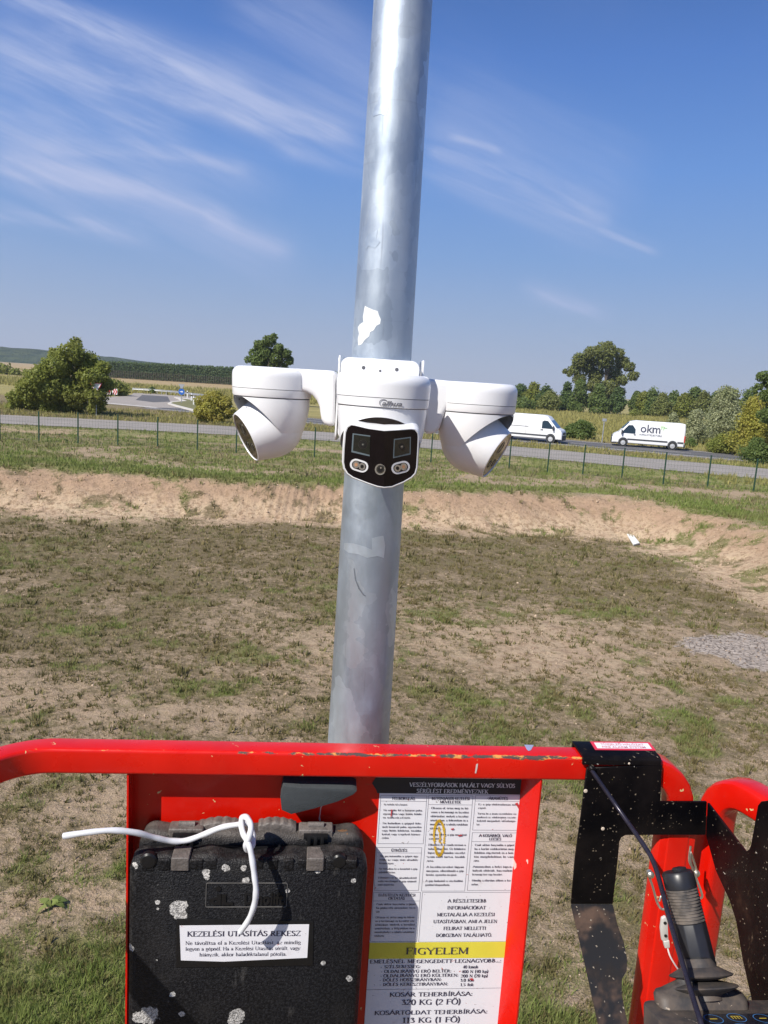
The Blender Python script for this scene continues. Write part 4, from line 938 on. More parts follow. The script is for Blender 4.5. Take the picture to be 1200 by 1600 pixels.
def bisect(o_, co, no, fill=True):
    me = o_.data; bm = bmesh.new(); bm.from_mesh(me)
    r_ = bmesh.ops.bisect_plane(bm, geom=bm.verts[:] + bm.edges[:] + bm.faces[:], plane_co=co, plane_no=no, clear_outer=True)
    if fill and False:
        ed = [e for e in r_['geom_cut'] if isinstance(e, bmesh.types.BMEdge)]
        bmesh.ops.contextual_create(bm, geom=ed)
    bm.to_mesh(me); bm.free(); me.polygons.foreach_set('use_smooth', np.ones(len(me.polygons), dtype=bool)); me.set_sharp_from_angle(angle=R(35)); me.update()
RT = .0715
def turret(name, label, cx, cy, ztop_, arm_dir, lens_n, cut_n, cut_off, ball_dy=0.0):
    """white turret camera hanging below a bracket arm; ztop_ = top of its cap"""
    t = thing(name, (cx, cy, ztop_ - .15), label, 'security camera', 'white security cameras on the pole')
    zc = ztop_ - .038; zr = zc - .0155
    mb = MB(); prof = [(RT + .0006, 0), (RT + .0012, .020)] + [(RT - .0125 + .0135 * math.cos(a), .0245 + .0135 * math.sin(a)) for a in [R(q) for q in (0, 20, 40, 60, 80, 90)]] + [(0.0, .0382)]
    mb.lathe(prof, (cx, cy, zc), n=64, cap=False); mb.add([Vector((cx + (RT) * math.cos(a), cy + RT * math.sin(a), zc)) for a in [2 * math.pi * i / 64 for i in range(64)]], [tuple(range(64))])
    mb.build('cap', cam_white, t)
    mb = MB(); mb.lathe([(RT - .0012, -.0012), (RT - .0012, .0012)], (cx, cy, zc), n=64); mb.lathe([(RT - .003, -.0012), (RT - .003, .0014)], (cx, cy, zr), n=64); mb.build('seam', seam_m, t)
    mb = MB(); mb.lathe([(RT - .0014, -.0145), (RT - .0005, -.012), (RT + .0003, -.001), (RT - .0003, -.0009)], (cx, cy, zc), n=64, cap=True); mb.build('base_ring', cam_white, t)
    mb = MB(); N_ = 20; hh = .112
    prof = [(max(.0001, (RT - .002) * math.sin(a)) if i else .0001, -hh * math.cos(a)) for i, a in enumerate([math.pi / 2 * k / N_ for k in range(N_ + 1)])]
    mb.lathe(prof, (cx, cy, zr - .001), n=72); sh = mb.build('shroud', cam_white, t)
    m = inv_of(t)
    bc = Vector((cx, cy + ball_dy, zr - .052))
    cn = Vector(cut_n).normalized()
    bisect(sh, m @ (bc + cn * cut_off), cn)
    ln = Vector(lens_n).normalized(); rb = .0595
    mb = MB(); prof = [(.0001, -rb)] + [(rb * math.cos(R(a)), rb * math.sin(R(a))) for a in range(-80, 21, 8)] + [(.0525, .033), (.0478, .0505), (.0470, .0520), (.0452, .0524), (.0446, .0500), (.0001, .0500)]
    mb.lathe(prof, bc, ln, n=64); mb.build('eyeball', cam_white, t)
    mb = MB(); mb.lathe([(.0001, .0510), (.0440, .0510), (.0444, .0500)], bc, ln, n=48, cap=False); gl = mb.build('lens_window', brown_gl, t)
    a = ln.orthogonal().normalized(); q1 = Vector((0, 0, 1)); q1 = (q1 - ln * q1.dot(ln)).normalized(); q2 = ln.cross(q1)
    for (u, v_, r_) in ((.016, 0, .013), (-.018, .014, .008), (-.018, -.014, .008)):
        mb = MB(); cc = bc + ln * .0512 + q1 * u + q2 * v_
        mb.lathe([(r_, 0), (r_, .0004), (r_ * .8, .0005), (r_ * .8, 0)], cc, ln, 24, cap=False); mb.lathe([(.0001, .0002), (r_ * .55, .0002)], cc, ln, 20, cap=False); mb.build('lens_ring', ring_m, gl)
    mb = MB(); mb.lathe([(.0018, -.0005), (.0018, .0006)], Vector((cx, cy, zr - .006)) + Vector((-.3 * 0 + (RT - .0035) * math.cos(R(235) if arm_dir > 0 else R(222)), (RT - .0035) * math.sin(R(235) if arm_dir > 0 else R(222)), 0)), Vector((math.cos(R(230)), math.sin(R(230)), 0)), 12); mb.build('screw_hole', dark_hole, t)
    return t, zc
# left camera
cl_ = at_y(426, 590, 1.42); zt_l = at_y(426, 573.5, 1.35).z
tl, zcl = turret('left_turret_camera'.replace('left_', ''), 'white turret camera on the left arm, lens turned away to the left', cl_.x, 1.42, zt_l, -1, (-.80, -.40, -.44), (-.52, -.36, -.62), .012)
def arm(t, px_out, Yc, wdt):
    mb = MB(); pts = [at_y(x, y, Yc) for x, y in px_out]; mb.plate([p + Vector((0, -wdt / 2, 0)) for p in pts], (0, wdt, 0))
    mb.build('arm', cam_white, t, bevel=.009, seg=4, ang=50)
arm(tl, [(405, 573.2), (460, 576), (526, 580), (526, 664), (516, 664), (509, 661), (505, 654), (503.5, 645), (502, 634), (498, 625), (491, 617), (482, 612.5), (468, 609.5), (440, 606.5), (405, 603.5)], 1.42, .086)
cr__ = at_y(746, 610, 1.42); zt_r = at_y(746, 597.5, 1.35).z
trr, zcr = turret('turret_camera', 'white turret camera on the right arm, lens turned away to the right', cr__.x, 1.42, zt_r, 1, (.84, -.34, -.45), (.52, -.38, -.66), .012)
arm(trr, [(768, 600), (720, 597), (662, 591.5), (662, 676), (672, 676), (680, 673), (685, 667), (689, 655), (692, 645), (697, 636), (706, 631), (720, 630), (745, 631), (768, 633)], 1.42, .086)
# middle twin-lens camera
cm = at_y(598.5, 620, 1.27); mx_, my_ = cm.x, 1.27; RM = .0762
zc = at_y(598.5, 620, 1.27).z
tm = thing('twin_lens_camera', (mx_, my_, zc - .13), 'white twin-lens camera in the middle with a glossy black folded face', 'security camera', 'white security cameras on the pole')
mb = MB(); prof = [(RM, 0), (RM + .0006, .018)] + [(RM - .0145 + .015 * math.cos(R(q)), .0215 + .015 * math.sin(R(q))) for q in (0, 18, 36, 54, 72, 90)] + [(.0001, .0368)]
mb.lathe(prof, (mx_, my_, zc), n=72); mb.build('cap', cam_white, tm)
mb = MB()
mb.plate([Vector((mx_ + sx, yy, zc + .004)) for sx, yy in ((-RM + .001, my_), (RM - .001, my_), (RM - .001, 1.337), (-RM + .001, 1.337))], (0, 0, .033)); mb.build('arm', cam_white, tm, bevel=.010, seg=4)
mb = MB(); mb.lathe([(RM - .0012, -.0012), (RM - .0012, .0014)], (mx_, my_, zc), n=72); mb.lathe([(RM - .0042, -.0175), (RM - .0042, -.0135)], (mx_, my_, zc), n=72); mb.build('seam', seam_m, tm)
mb = MB(); mb.lathe([(RM - .002, -.0150), (RM - .0012, -.0142), (RM - .0002, -.0010)], (mx_, my_, zc), n=72); mb.build('base_ring', cam_white, tm)
mb = MB(); N_ = 22; hh = .128
prof = [(.0001 if k == 0 else (RM - .0035) * math.sin(math.pi / 2 * k / N_) ** .72, -hh * math.cos(math.pi / 2 * k / N_)) for k in range(N_ + 1)]
mb.lathe(prof, (mx_, my_, zc - .0162), n=80); shm = mb.build('shroud', cam_white, tm)
cutn = Vector((0, -.60, -.80)).normalized(); mI = inv_of(tm)
cpt = at_y(598, 655, my_ - RM * .9); bisect(shm, mI @ cpt, cutn)
mb = MB(); mb.lathe([(.0018, -.001), (.0018, .0006)], at_y(603, 643, my_ - RM + .006), (0, -1, 0), 12); mb.build('screw_hole', dark_hole, tm)
OUT = [(600, 673.5), (575, 670), (556, 665.5), (549, 664.5), (543.5, 668), (540.5, 676), (538.5, 700), (537.5, 722), (539, 731), (543.5, 739), (552, 745), (575, 754), (590, 759), (600, 760.5), (612, 759.5), (630, 752), (642, 745), (647.5, 739), (650, 730), (651.5, 705), (652.5, 684), (652, 677), (648, 672), (642, 671), (622, 672.5)]
YF = 1.182
def faceY(x, y): return YF + abs(x - 599) / 52 * .017 + (y - 712) / 48 * .012
def FP(x, y, off=0.0): return at_y(x, y, faceY(x, y) - off)
ctr = (597, 713)
def ringpts(k, dy, cz=0.0): return [at_y(ctr[0] + (x - ctr[0]) * k, ctr[1] + (y - ctr[1]) * k + cz, faceY(x, y) + dy) for x, y in OUT]
mb = MB(); n = len(OUT); R_ = [ringpts(1.0, .0002), ringpts(1.028, .0002), ringpts(1.052, .003), ringpts(1.058, .010, -2), ringpts(1.05, .030, -8), ringpts(.96, .056, -12), ringpts(.55, .090, -8)]
vs = [p for r_ in R_ for p in r_]; fs = [(k * n + i, k * n + (i + 1) % n, (k + 1) * n + (i + 1) % n, (k + 1) * n + i) for k in range(len(R_) - 1) for i in range(n)] + [tuple(range((len(R_) - 1) * n, len(R_) * n))]
mb.add(vs, fs); mb.build('eyeball', cam_white, tm, ang=42)
mb = MB(); pts = [FP(x, y, .0001) for x, y in OUT]; bi = OUT.index((600, 760.5))
mb.add(pts, [tuple(range(0, bi + 1)), tuple([0] + list(range(bi, n)))]); face = mb.build('black_face', black_gl, tm, smooth=False, fixn=False)
def onface(pts, off, th=0): return [FP(x, y, off) for x, y in pts]
def fpoly(pts, off, nm, m, par=face):
    mb = MB(); mb.add(onface(pts, off), [tuple(range(len(pts)))]); return mb.build(nm, m, par, smooth=False, fixn=False)
def ell(cx, cy, a, b_, rot=0, n=24): return [(cx + a * math.cos(2 * math.pi * i / n) * math.cos(rot) - b_ * math.sin(2 * math.pi * i / n) * math.sin(rot), cy + a * math.cos(2 * math.pi * i / n) * math.sin(rot) + b_ * math.sin(2 * math.pi * i / n) * math.cos(rot)) for i in range(n)]
win_e = simple('window_bevel', (.16, .21, .24), .3, .2); win_d = glossy('window_dark_glass', (.010, .013, .012), .05, .6, .6)
fpoly([(551, 677), (578.5, 680.5), (577.5, 713), (549, 706.5)], .0003, 'window_bevel', win_e); fpoly([(553, 679), (578.5, 682.5), (577.5, 710.5), (551.5, 704)], .0006, 'window', win_d)
fpoly([(615.5, 686), (642, 682.5), (641.5, 710), (614, 716)], .0003, 'window_bevel', win_e); fpoly([(617, 687.5), (640.3, 684.5), (639.8, 707.8), (616, 713.5)], .0006, 'window', win_d)
for (cx, cy) in ((567, 694.5), (628, 698)):
    for r_, m_, of in ((7.2, ring_m, .0008), (6.4, dark_hole, .0010), (5.0, ring_m, .0012), (4.4, dark_hole, .0014), (2.6, lens_gl, .0016), (.9, led_m, .0018)):
        if cx > 600 and r_ > 5: continue
        fpoly(ell(cx, cy, r_, r_ * 1.03), of, 'lens_ring', m_)
def capsule(cx, cy, hl, r_, rot, k=1.0):
    out = []
    for s_, a0 in ((1, -90), (-1, 90)):
        for i in range(9):
            a = R(a0 + 180 * i / 8); x = s_ * hl + r_ * k * math.cos(a); y = r_ * k * math.sin(a); out.append((cx + x * math.cos(rot) - y * math.sin(rot), cy + x * math.sin(rot) + y * math.cos(rot)))
    return out
for (cx, cy, rot) in ((561, 727.5, R(17)), (626, 730.5, R(-14))):
    fpoly(capsule(cx, cy, 5.5, 9.2, rot), .0012, 'led_frame', cam_white); fpoly(capsule(cx, cy, 5.2, 6.4, rot), .0015, 'led_window', dark_hole)
    for s_ in (-1, 1):
        ex, ey = cx + s_ * 4.9 * math.cos(rot), cy + s_ * 4.9 * math.sin(rot)
        fpoly(ell(ex, ey, 5.2, 5.6), .0018, 'led_reflector', led_m); fpoly(ell(ex, ey, 2.6, 2.8), .0021, 'led_chip', amber_m if s_ * (600 - cx) < 0 else dark_hole)
fpoly(ell(594, 733.5, 8.4, 8.6), .0012, 'sensor_frame', led_m); fpoly(ell(594, 733.5, 6, 6.2), .0015, 'sensor_ring', ring_m); fpoly(ell(594, 733.5, 3.6, 3.8), .0018, 'sensor', dark_hole); fpoly(ell(595, 731, 1.4, 1.4), .0021, 'sensor_glint', led_m)
# maker's mark on the ring
ink = simple('grey_logo_print', (.16, .16, .18), .5)
pa = at_y(593, 630, my_ - RM); 
def wrap(x, y, z0):
    a = (x) / RM; return Vector((mx_ + RM * 1.006 * math.sin(a), my_ - RM * 1.006 * math.cos(a), z0 + y))
xs0 = (pa.x - mx_); zlo = zc - .0117
mb = MB(); vs, fs, a0, a1 = text_geo('alhua', .0128, .0004, .28, 3)
sc_ = .0325 / (a1 - a0); mb.add([wrap(xs0 + .0036 + (x - a0) * sc_, y * .80, zlo) for x, y in vs], fs)
vv = []; m_ = 26
for i in range(m_):
    a = R(-40 + 300 * i / (m_ - 1)); th = .0005 * (0.3 + math.sin(math.pi * i / (m_ - 1)))
    for s_ in (-1, 1): vv.append(wrap(xs0 + .0062 + (.0064 + s_ * th) * math.cos(a), .0037 + (.0052 + s_ * th) * math.sin(a), zlo))
mb.add(vv, [(2 * i, 2 * i + 1, 2 * i + 3, 2 * i + 2) for i in range(m_ - 1)])
mb.build('logo', ink, tm, smooth=False, fixn=False)

# ================================================================== LIFT BASKET (foreground)
BA = math.atan(.098); ca, sa = math.cos(BA), math.sin(BA)
BO = Vector((0, 1.176, H))
def F(s, t, z):            # along the rail, away from the viewer, height relative to the eye
    return Vector((BO.x + s * ca - t * sa, BO.y + s * sa + t * ca, H + z))
EN = Vector((-sa, ca, 0)); ES = Vector((ca, sa, 0))
def PT(x, y, t):           # photograph pixel -> (s, z) on the upright plane at depth t
    p = at_plane(x, y, BO + EN * t, EN) - BO; return (p.dot(ES), p.z)
ZR = -.600; HR = .043; DR = .041
# red paint: chipped along the tube's upper front edge
def redpaint(name, edge=True):
    m, g, b = newmat(name); o = g.obj(); ox, oy, oz = g.sep(o)[0:3]
    n = g.noise(o, 7, 4); c = g.mix(g.mr(n, .3, .7), (.55, .005, .001), (.65, .009, .002))
    gr = g.noise(g.vm('MULTIPLY', o, (1, 1, 1)), 90, 3)
    rough = g.mr(g.noise(o, 18, 4), .3, .7, .24, .40)
    if edge:
        ed = g.m('SQRT', g.m('ADD', g.m('POWER', g.m('ADD', oy, 0), 2.0), g.m('POWER', oz, 2.0)))
        nn = g.noise(g.vm('MULTIPLY', o, (.35, 1, 1)), 110, 5, .8); big = g.noise(g.vm('MULTIPLY', o, (1, 0, 0)), 6, 3)
        wear = g.m('ADD', g.m('DIVIDE', g.m('SUBTRACT', .0040, ed), .0045), g.m('ADD', g.m('MULTIPLY', g.m('SUBTRACT', nn, .5), 3.2), g.m('ADD', g.mr(ox, -.42, .02, -.62, .22), g.m('MULTIPLY', g.m('SUBTRACT', big, .48), 2.4))))
        chip = g.m('MULTIPLY', g.mr(wear, .30, .42), g.m('LESS_THAN', ed, .0070))
        cc = g.mix(g.mr(g.noise(g.vm('MULTIPLY', o, (.5, 1, 1)), 60, 4, .7), .42, .52), (.60, .26, .06), (.07, .05, .045))
        c = g.mix(chip, c, cc); rough = g.m('ADD', rough, g.m('MULTIPLY', chip, .3))
    sp_ = specks(g, o, 55, .10, .12); c = g.mix(sp_, c, (.62, .48, .22))
    sc1 = specks(g, g.vm('MULTIPLY', o, (1, 1, .28)), 26, .07, .10); c = g.mix(g.m('MULTIPLY', sc1, .7), c, (.80, .62, .55))
    g.put(b.inputs['Base Color'], c); g.put(b.inputs['Roughness'], rough); b.inputs['Coat Weight'].default_value = .22; b.inputs['Coat Roughness'].default_value = .14
    fade = g.m('MULTIPLY', g.mr(g.noise(g.vm('MULTIPLY', o, (1, 1, .5)), 10, 6, .75), .52, .74), .16); c = g.mix(fade, c, (.55, .06, .035)); scx = g.mr(g.noise(g.vm('MULTIPLY', o, (.25, 1, 1)), 130, 3, .6), .70, .76); c = g.mix(g.m('MULTIPLY', scx, g.mr(g.noise(o, 9, 2), .5, .6)), c, (.35, .06, .03)); g.put(b.inputs['Base Color'], c); b.inputs['Specular IOR Level'].default_value = .35
    bump(g, b, gr, .06, .0006); return m
red_edge = redpaint('red_rail_paint', True); red_plain = redpaint('red_panel_paint', False)
bk_t = thing('lift_basket', F(0, 0, -1.75), 'red painted steel work basket rail and panel in the foreground', 'lift basket', rz=BA)
def sqsec(w_, h_, r_=.006, n=3): return rrect(w_, h_, r_, n)
def arc(c, r_, a0, a1, n, fn): return [fn(c[0] + r_ * math.cos(R(a0 + (a1 - a0) * i / n)), c[1] + r_ * math.sin(R(a0 + (a1 - a0) * i / n))) for i in range(n + 1)]
# front top rail, left end swept back toward the viewer
tc = DR / 2; zc_ = ZR - HR / 2
path = arc((-.500, tc - .105), .105, 168, 90, 10, lambda a, b_: F(a, b_, zc_))
path = [F(-.628, -.42, zc_), F(-.622, -.25, zc_)] + path + [F(s_, tc, zc_) for s_ in (-.3, -.1, .1, .3, .42)]
sU = PT(1051, 1310, tc)[0]; rU = .075
path += [F(sU - rU + rU * math.sin(R(a)), tc, zc_ - rU + rU * math.cos(R(a))) for a in (15, 30, 45, 60, 75, 90)] + [F(sU, tc, -.80), F(sU, tc, -1.0), F(sU, tc, -1.7)]
mb = MB(); mb.sweep(path, sqsec(DR, HR, .0055, 4))
up_ = MB(); up_.fbox(F, (sU - .034, tc - .019, -1.7), (sU + .034, tc + .012, -.705)); up_.build('upright', red_plain, bk_t, bevel=.009, seg=2)
rail = mb.build('top_rail', red_edge, None, ang=30, origin=F(0, 0, ZR)); 
rail.data.transform(Matrix.Rotation(-BA, 4, 'Z')); rail.parent = bk_t; rail.location = (0, 0, ZR + 1.75); rail.rotation_euler = (0, 0, 0)
# far upright under the swept side rail
uL = PT(1092, 1310, .03)[0]; uR = PT(1138, 1300, .03)[0]; um = (uL + uR) / 2 + .004
zt2 = PT(1128, 1209, .02)[1]
p_a = [F(um, .035, -1.7), F(um, .035, -1.0), F(um, .035, zt2 - .12)]
cR = .062
dvec = (at_z(1215, 1335, H + zt2 - .05) - at_z(1128, 1250, H + zt2 - .02)); dvec.z = 0; dvec.normalize()
base = F(um, .035, 0); 
for a in (0, 15, 30, 45, 60, 75, 90):
    q_ = Vector((base.x, base.y, 0)) + dvec * (cR - cR * math.cos(R(a))); q_.z = H + zt2 - .02 - cR + cR * math.sin(R(a)); p_a.append(q_)
q_ = p_a[-1]; p_a += [q_ + dvec * .1 , q_ + dvec * .3, q_ + dvec * .8]
mb = MB(); mb.sweep(p_a, sqsec(.050, .050, .010, 3), upv=dvec.copy()); mb.build('side_rail', red_plain, bk_t, ang=30)
# back panel: folded sheet hung under the rail
pl0, pr0 = PT(197, 1300, .002)[0], PT(846, 1215, .002)[0]
zb_ = -1.52; tb = .041
pm_ = MB()
pm_.fbox(F, (pl0, tb, zb_), (pr0 - .022, tb + .003, ZR - .006)); pm_.build('back_panel', red_plain, bk_t, smooth=False)
mb = MB(); mb.fbox(F, (pl0, .004, zb_), (pl0 + .003, tb - .001, ZR - HR - .001)); mb.build('left_flange', red_plain, bk_t, smooth=False)
mb = MB(); vs = [F(pr0 - .0225, tb, z) for z in (ZR - HR - .001, zb_)] + [F(pr0, .003, z) for z in (ZR - HR - .001, zb_)]
mb.plate([vs[0], vs[2], vs[3], vs[1]], ES * .003 + EN * .001); mb.build('right_flange', red_plain, bk_t, smooth=False)
mb = MB(); mb.sweep([F(-.63, tc, -1.55), F(.60, tc, -1.55)], sqsec(.04, .04)); mb.build('lower_rail', red_plain, bk_t, ang=30)

mb = MB(); mb.add([at_z(x, y, H + ZR + .0005) for x, y in ((819, 1163.5), (834, 1164), (829.5, 1172), (826, 1173.5), (823, 1171))], [(0, 1, 2, 3, 4)]); mb.build('paint_chip', simple('bare_primer', (.28, .30, .45), .5), bk_t, smooth=False)
mb = MB(); mb.add([F(*(lambda q_: (q_[0], -.0006, q_[1]))(PT(x, y, -.0006))) for x, y in ((742, 1208), (744, 1194), (747, 1193), (746, 1200), (744, 1208.5))], [(0, 1, 2, 3, 4)]); mb.build('paint_chip', rp0 if False else simple('pale_scratch', (.62, .50, .46), .5), bk_t, smooth=False)
# ---- black bracket over the rail end
bp, g, b = newmat('spattered_black_paint'); o = g.obj()
n = g.noise(o, 9, 5, .65); c = g.mix(g.mr(n, .35, .7), (.002, .002, .003), (.010, .008, .008))
brn = g.noise(o, 5.5, 5, .6); c = g.mix(g.mr(brn, .60, .72, 0, .55), c, (.11, .055, .035))
sA = specks(g, o, 190, .22, .13); sB = specks(g, o, 75, .10, .03); sC = specks(g, o, 22, .06, .04)
scf = g.m('MULTIPLY', g.mr(g.noise(g.vm('MULTIPLY', o, (1, 1, .3)), 55, 5, .8), .60, .68), g.mr(g.noise(o, 8, 3), .5, .65)); c = g.mix(g.m('MULTIPLY', scf, .5), c, (.16, .11, .07))
c = g.mix(sA, c, (.22, .18, .13)); c = g.mix(sB, c, (.46, .43, .38)); c = g.mix(sC, c, (.62, .52, .08))
g.put(b.inputs['Base Color'], c); b.inputs['Roughness'].default_value = .36; b.inputs['Specular IOR Level'].default_value = .12; bump(g, b, g.noise(o, 60, 4), .25, .0008)
litb, g, b = newmat('lit_spattered_black_paint'); o = g.obj()  # lighter brown paints the light on the up-facing leg; specks are spatter
n = g.noise(o, 12, 5, .65); c = g.mix(g.mr(n, .42, .62), (.022, .019, .019), (.105, .068, .052)); c = g.mix(g.mr(g.noise(o, 17, 3), .45, .6), (.018, .018, .021), c)
c = g.mix(specks(g, o, 170, .26, .18), c, (.28, .24, .19)); c = g.mix(specks(g, o, 60, .12, .04), c, (.50, .46, .41))
g.put(b.inputs['Base Color'], c); b.inputs['Roughness'].default_value = .5; b.inputs['Specular IOR Level'].default_value = .3; bump(g, b, g.noise(o, 60, 4), .25, .0008)
tf = -.006
def S(x, y, t=tf): a, z = PT(x, y, t); return F(a, t, z)
br = thing('support_bracket', S(930, 1415), 'black spattered steel bracket hooked over the right end of the red rail', 'bracket', rz=BA)
sL, sR = PT(912, 1195, tf)[0], PT(1033, 1190, tf)[0]; zT = ZR + .0045
mb = MB()
front = [S(917, 1200), S(1035, 1196), S(1032, 1253), S(1105, 1253), S(1103, 1305), S(978, 1305), S(971, 1309), S(968, 1316), S(966, 1340), S(957.5, 1413), S(892.5, 1413), S(899, 1340), S(908, 1275)]
mb.plate(front, EN * .0045); mb.build('front_plate', bp, br, bevel=.0008, seg=1)
# cap over the rail with rounded front edge
mb = MB(); prof = [(tf, -.014), (tf, -.006), (tf + .0015, -.0022), (tf + .005, 0), (DR + .010, 0), (DR + .010, -.030), (DR + .006, -.030), (DR + .006, -.004), (tf + .006, -.004), (tf + .0042, -.014)]
vs = [F(s_, a, zT + c) for s_ in (sL - .002, sR) for a, c in prof]; n = len(prof)
mb.add(vs, [(i, (i + 1) % n, n + (i + 1) % n, n + i) for i in range(n)] + [tuple(range(n - 1, -1, -1)), tuple(range(n, 2 * n))]); mb.build('cap', bp, br, ang=50)
# lower leg folded toward the viewer
eA, eB = S(892.5, 1413.5), S(957.5, 1413.5)
zE = eA.z - .30
fold_n = None
def SL(x, y):    # on the folded plane: contains edge eA-eB, leans toward the viewer
    d = (EN * -.40 + Vector((0, 0, -.92))).normalized(); nn_ = (eB - eA).cross(d).normalized(); return at_plane(x, y, eA, nn_)
nn_ = (eB - eA).cross((EN * -.40 + Vector((0, 0, -.92))).normalized()).normalized()
low = [eA, eB, SL(965, 1445), SL(975, 1472), SL(980.5, 1500), SL(979.5, 1517), SL(972, 1530), SL(972, 1555), SL(985, 1620), SL(1000, 1680), SL(955, 1680), SL(935, 1600), SL(913, 1500)]
mb = MB(); mb.plate(low, nn_ * (.0045 if nn_.dot(EN) > 0 else -.0045)); mb.build('lower_leg', litb, br, bevel=.0006, seg=1)
# side plate running from the arm's end toward the viewer
P1 = S(1105, 1253); P2 = at_z(1163, 1331, P1.z - .010); dd = (P2 - P1); dd.z = 0; dd.normalize(); sn = Vector((dd.y, -dd.x, 0))
def SP(x, y): return at_plane(x, y, P1, sn)
def plate_off(a): return sn * a
side = [SP(1105, 1254), SP(1163, 1329), SP(1166, 1330), SP(1170, 1327), SP(1173, 1320), SP(1184, 1258), SP(1189, 1252), SP(1205, 1250), SP(1260, 1262), SP(1260, 1640), SP(1184, 1640), SP(1180, 1590), SP(1172, 1552), SP(1160, 1500), SP(1150, 1440), SP(1140, 1408), SP(1118, 1360), SP(1103, 1306)]
mb = MB(); mb.plate(side, sn * (-.0045 if sn.dot(Vector((-1, 0, 0))) > 0 else .0045)); mb.build('side_plate', bp, br, bevel=.0008, seg=1)
# round rod across it
rod_m = simple('dark_enamel_rod', (.025, .022, .035), .28, .3, var=.5, scale=60)
rp = [S(924, 1203, -.010), at_y(965, 1262, 1.175), at_y(1006, 1321, 1.11), at_y(1020, 1345, 1.085), at_y(1031, 1378, 1.05), at_y(1046, 1436, .99), at_y(1073, 1528, .905), at_y(1098, 1608, .845), at_y(1110, 1650, .82)]
mb = MB(); mb.tube(spline(rp, 5), .0037, 12); mb.build('guard_rod', rod_m, br)
mb = MB(); mb.lathe([(.0065, -.002), (.006, .002), (.003, .005), (.0001, .0055)], S(924.5, 1201, tf - .002), -EN, 14); mb.build('rod_weld', bp, br)
rivet = simple('paint_blob', (.60, .50, .40), .6)
for x, y, r_ in ((942, 1295, .0032), (915, 1236, .0035), (983, 1193, .002)):
    mb = MB(); mb.lathe([(r_, 0), (r_ * .8, .0006), (.0001, .0009)], S(x, y, tf), -EN, 12); mb.build('paint_blob', rivet, br)
# sticker on the cap
white_s, g, b = newmat('white_vinyl'); o = g.obj()
c = g.mix(g.mr(g.noise(o, 30, 5, .7), .55, .8), (.76, .75, .78), (.66, .63, .64)); c = g.mix(specks(g, o, 60, .10, .10), c, (.45, .10, .08)); c = g.mix(specks(g, o, 90, .09, .14), c, (.30, .26, .25))
g.put(b.inputs['Base Color'], c); b.inputs['Roughness'].default_value = .32
red_s = simple('red_sticker_border', (.66, .03, .06), .4); redtxt = simple('faded_red_print', (.60, .22, .24), .5); blk_s = simple('black_print', (.012, .012, .018), .5, var=.3); yel_s = simple('yellow_band', (.70, .62, .06), .4, var=.12, scale=20)
zS = H + zT + .0006
qa, qb, qc, qd = [at_z(x, y, zS) for x, y in ((922, 1158.5), (1015, 1159.5), (1025, 1172.5), (930, 1171.5))]
lab = thing('warning_sticker', F(sL + .02, .01, zT), 'small red and white sticker on top of the black bracket', 'sticker', rz=BA)
mb = MB(); mb.plate([qa, qb, qc, qd], (0, 0, -.0004)); mb.build('border', red_s, lab, smooth=False)
def bil(u, v_, dz): p = qd.lerp(qc, u).lerp(qa.lerp(qb, u), v_); return Vector((p.x, p.y, p.z + dz))
mb = MB(); mb.add([bil(.05, .16, .0003), bil(.95, .16, .0003), bil(.95, .84, .0003), bil(.05, .84, .0003)], [(0, 1, 2, 3)]); mb.build('field', white_s, lab, smooth=False)
mb = MB()
for txt, v0 in (('TŰZJELZŐ HÁLÓZAT', .53), ('FIRE ALARM SYSTEM', .22)):
    vs, fs, a0, a1 = text_geo(txt, 1.0, .02); mb.add([bil(.14 + .72 * (x - a0) / (a1 - a0), v0 + y * .30, .0006) for x, y in vs], fs)
mb.build('lettering', redtxt, lab, smooth=False, fixn=False)

# ---- big instruction sign on the panel
tS = tb - .0012
sg_ = thing('instruction_sign', F(PT(570, 1600, tS)[0], tS, -1.15), 'tall white safety sign with black header and yellow band on the red panel', 'sign', rz=BA)
s0, z1 = PT(593, 1240, tS); s1 = PT(820, 1241, tS)[0]; z0 = PT(570, 1604, tS)[1] - .004; z1b = PT(600, 1216, tS)[1]
z_h = PT(700, 1240.5, tS)[1]; zy1 = PT(700, 1472, tS)[1]; zy0 = PT(700, 1497, tS)[1]
SW = s1 - s0
def SF(u, z, k=1): return F(s0 + u * SW, tS - .0004 * k, z)
mb = MB(); mb.plate([F(s0, tS, z0), F(s1, tS, z0), F(s1, tS, z_h), F(s0, tS, z_h)], EN * .0006); mb.build('sheet', white_s, sg_, smooth=False)
mb = MB(); ht = ZR - HR + .012; mb.plate([F(s0 - .004, tS, z_h), F(s1, tS, z_h), F(s1, tS, ht), F(s0 + .01, tS, ht), F(s0 - .014, tS, z_h + .018), F(s0 - .006, tS, z_h + .006)], EN * .0006); mb.build('header', blk_s, sg_, smooth=False)
mb = MB(); mb.plate([SF(0, zy0), SF(1, zy0), SF(1, zy1), SF(0, zy1)], EN * .0003); mb.build('yellow_band', yel_s, sg_, smooth=False)
greytxt = simple('grey_print', (.075, .07, .10), .6); boldtxt = simple('dark_print', (.045, .04, .07), .6); whitetxt = simple('white_print', (.70, .70, .70), .6)

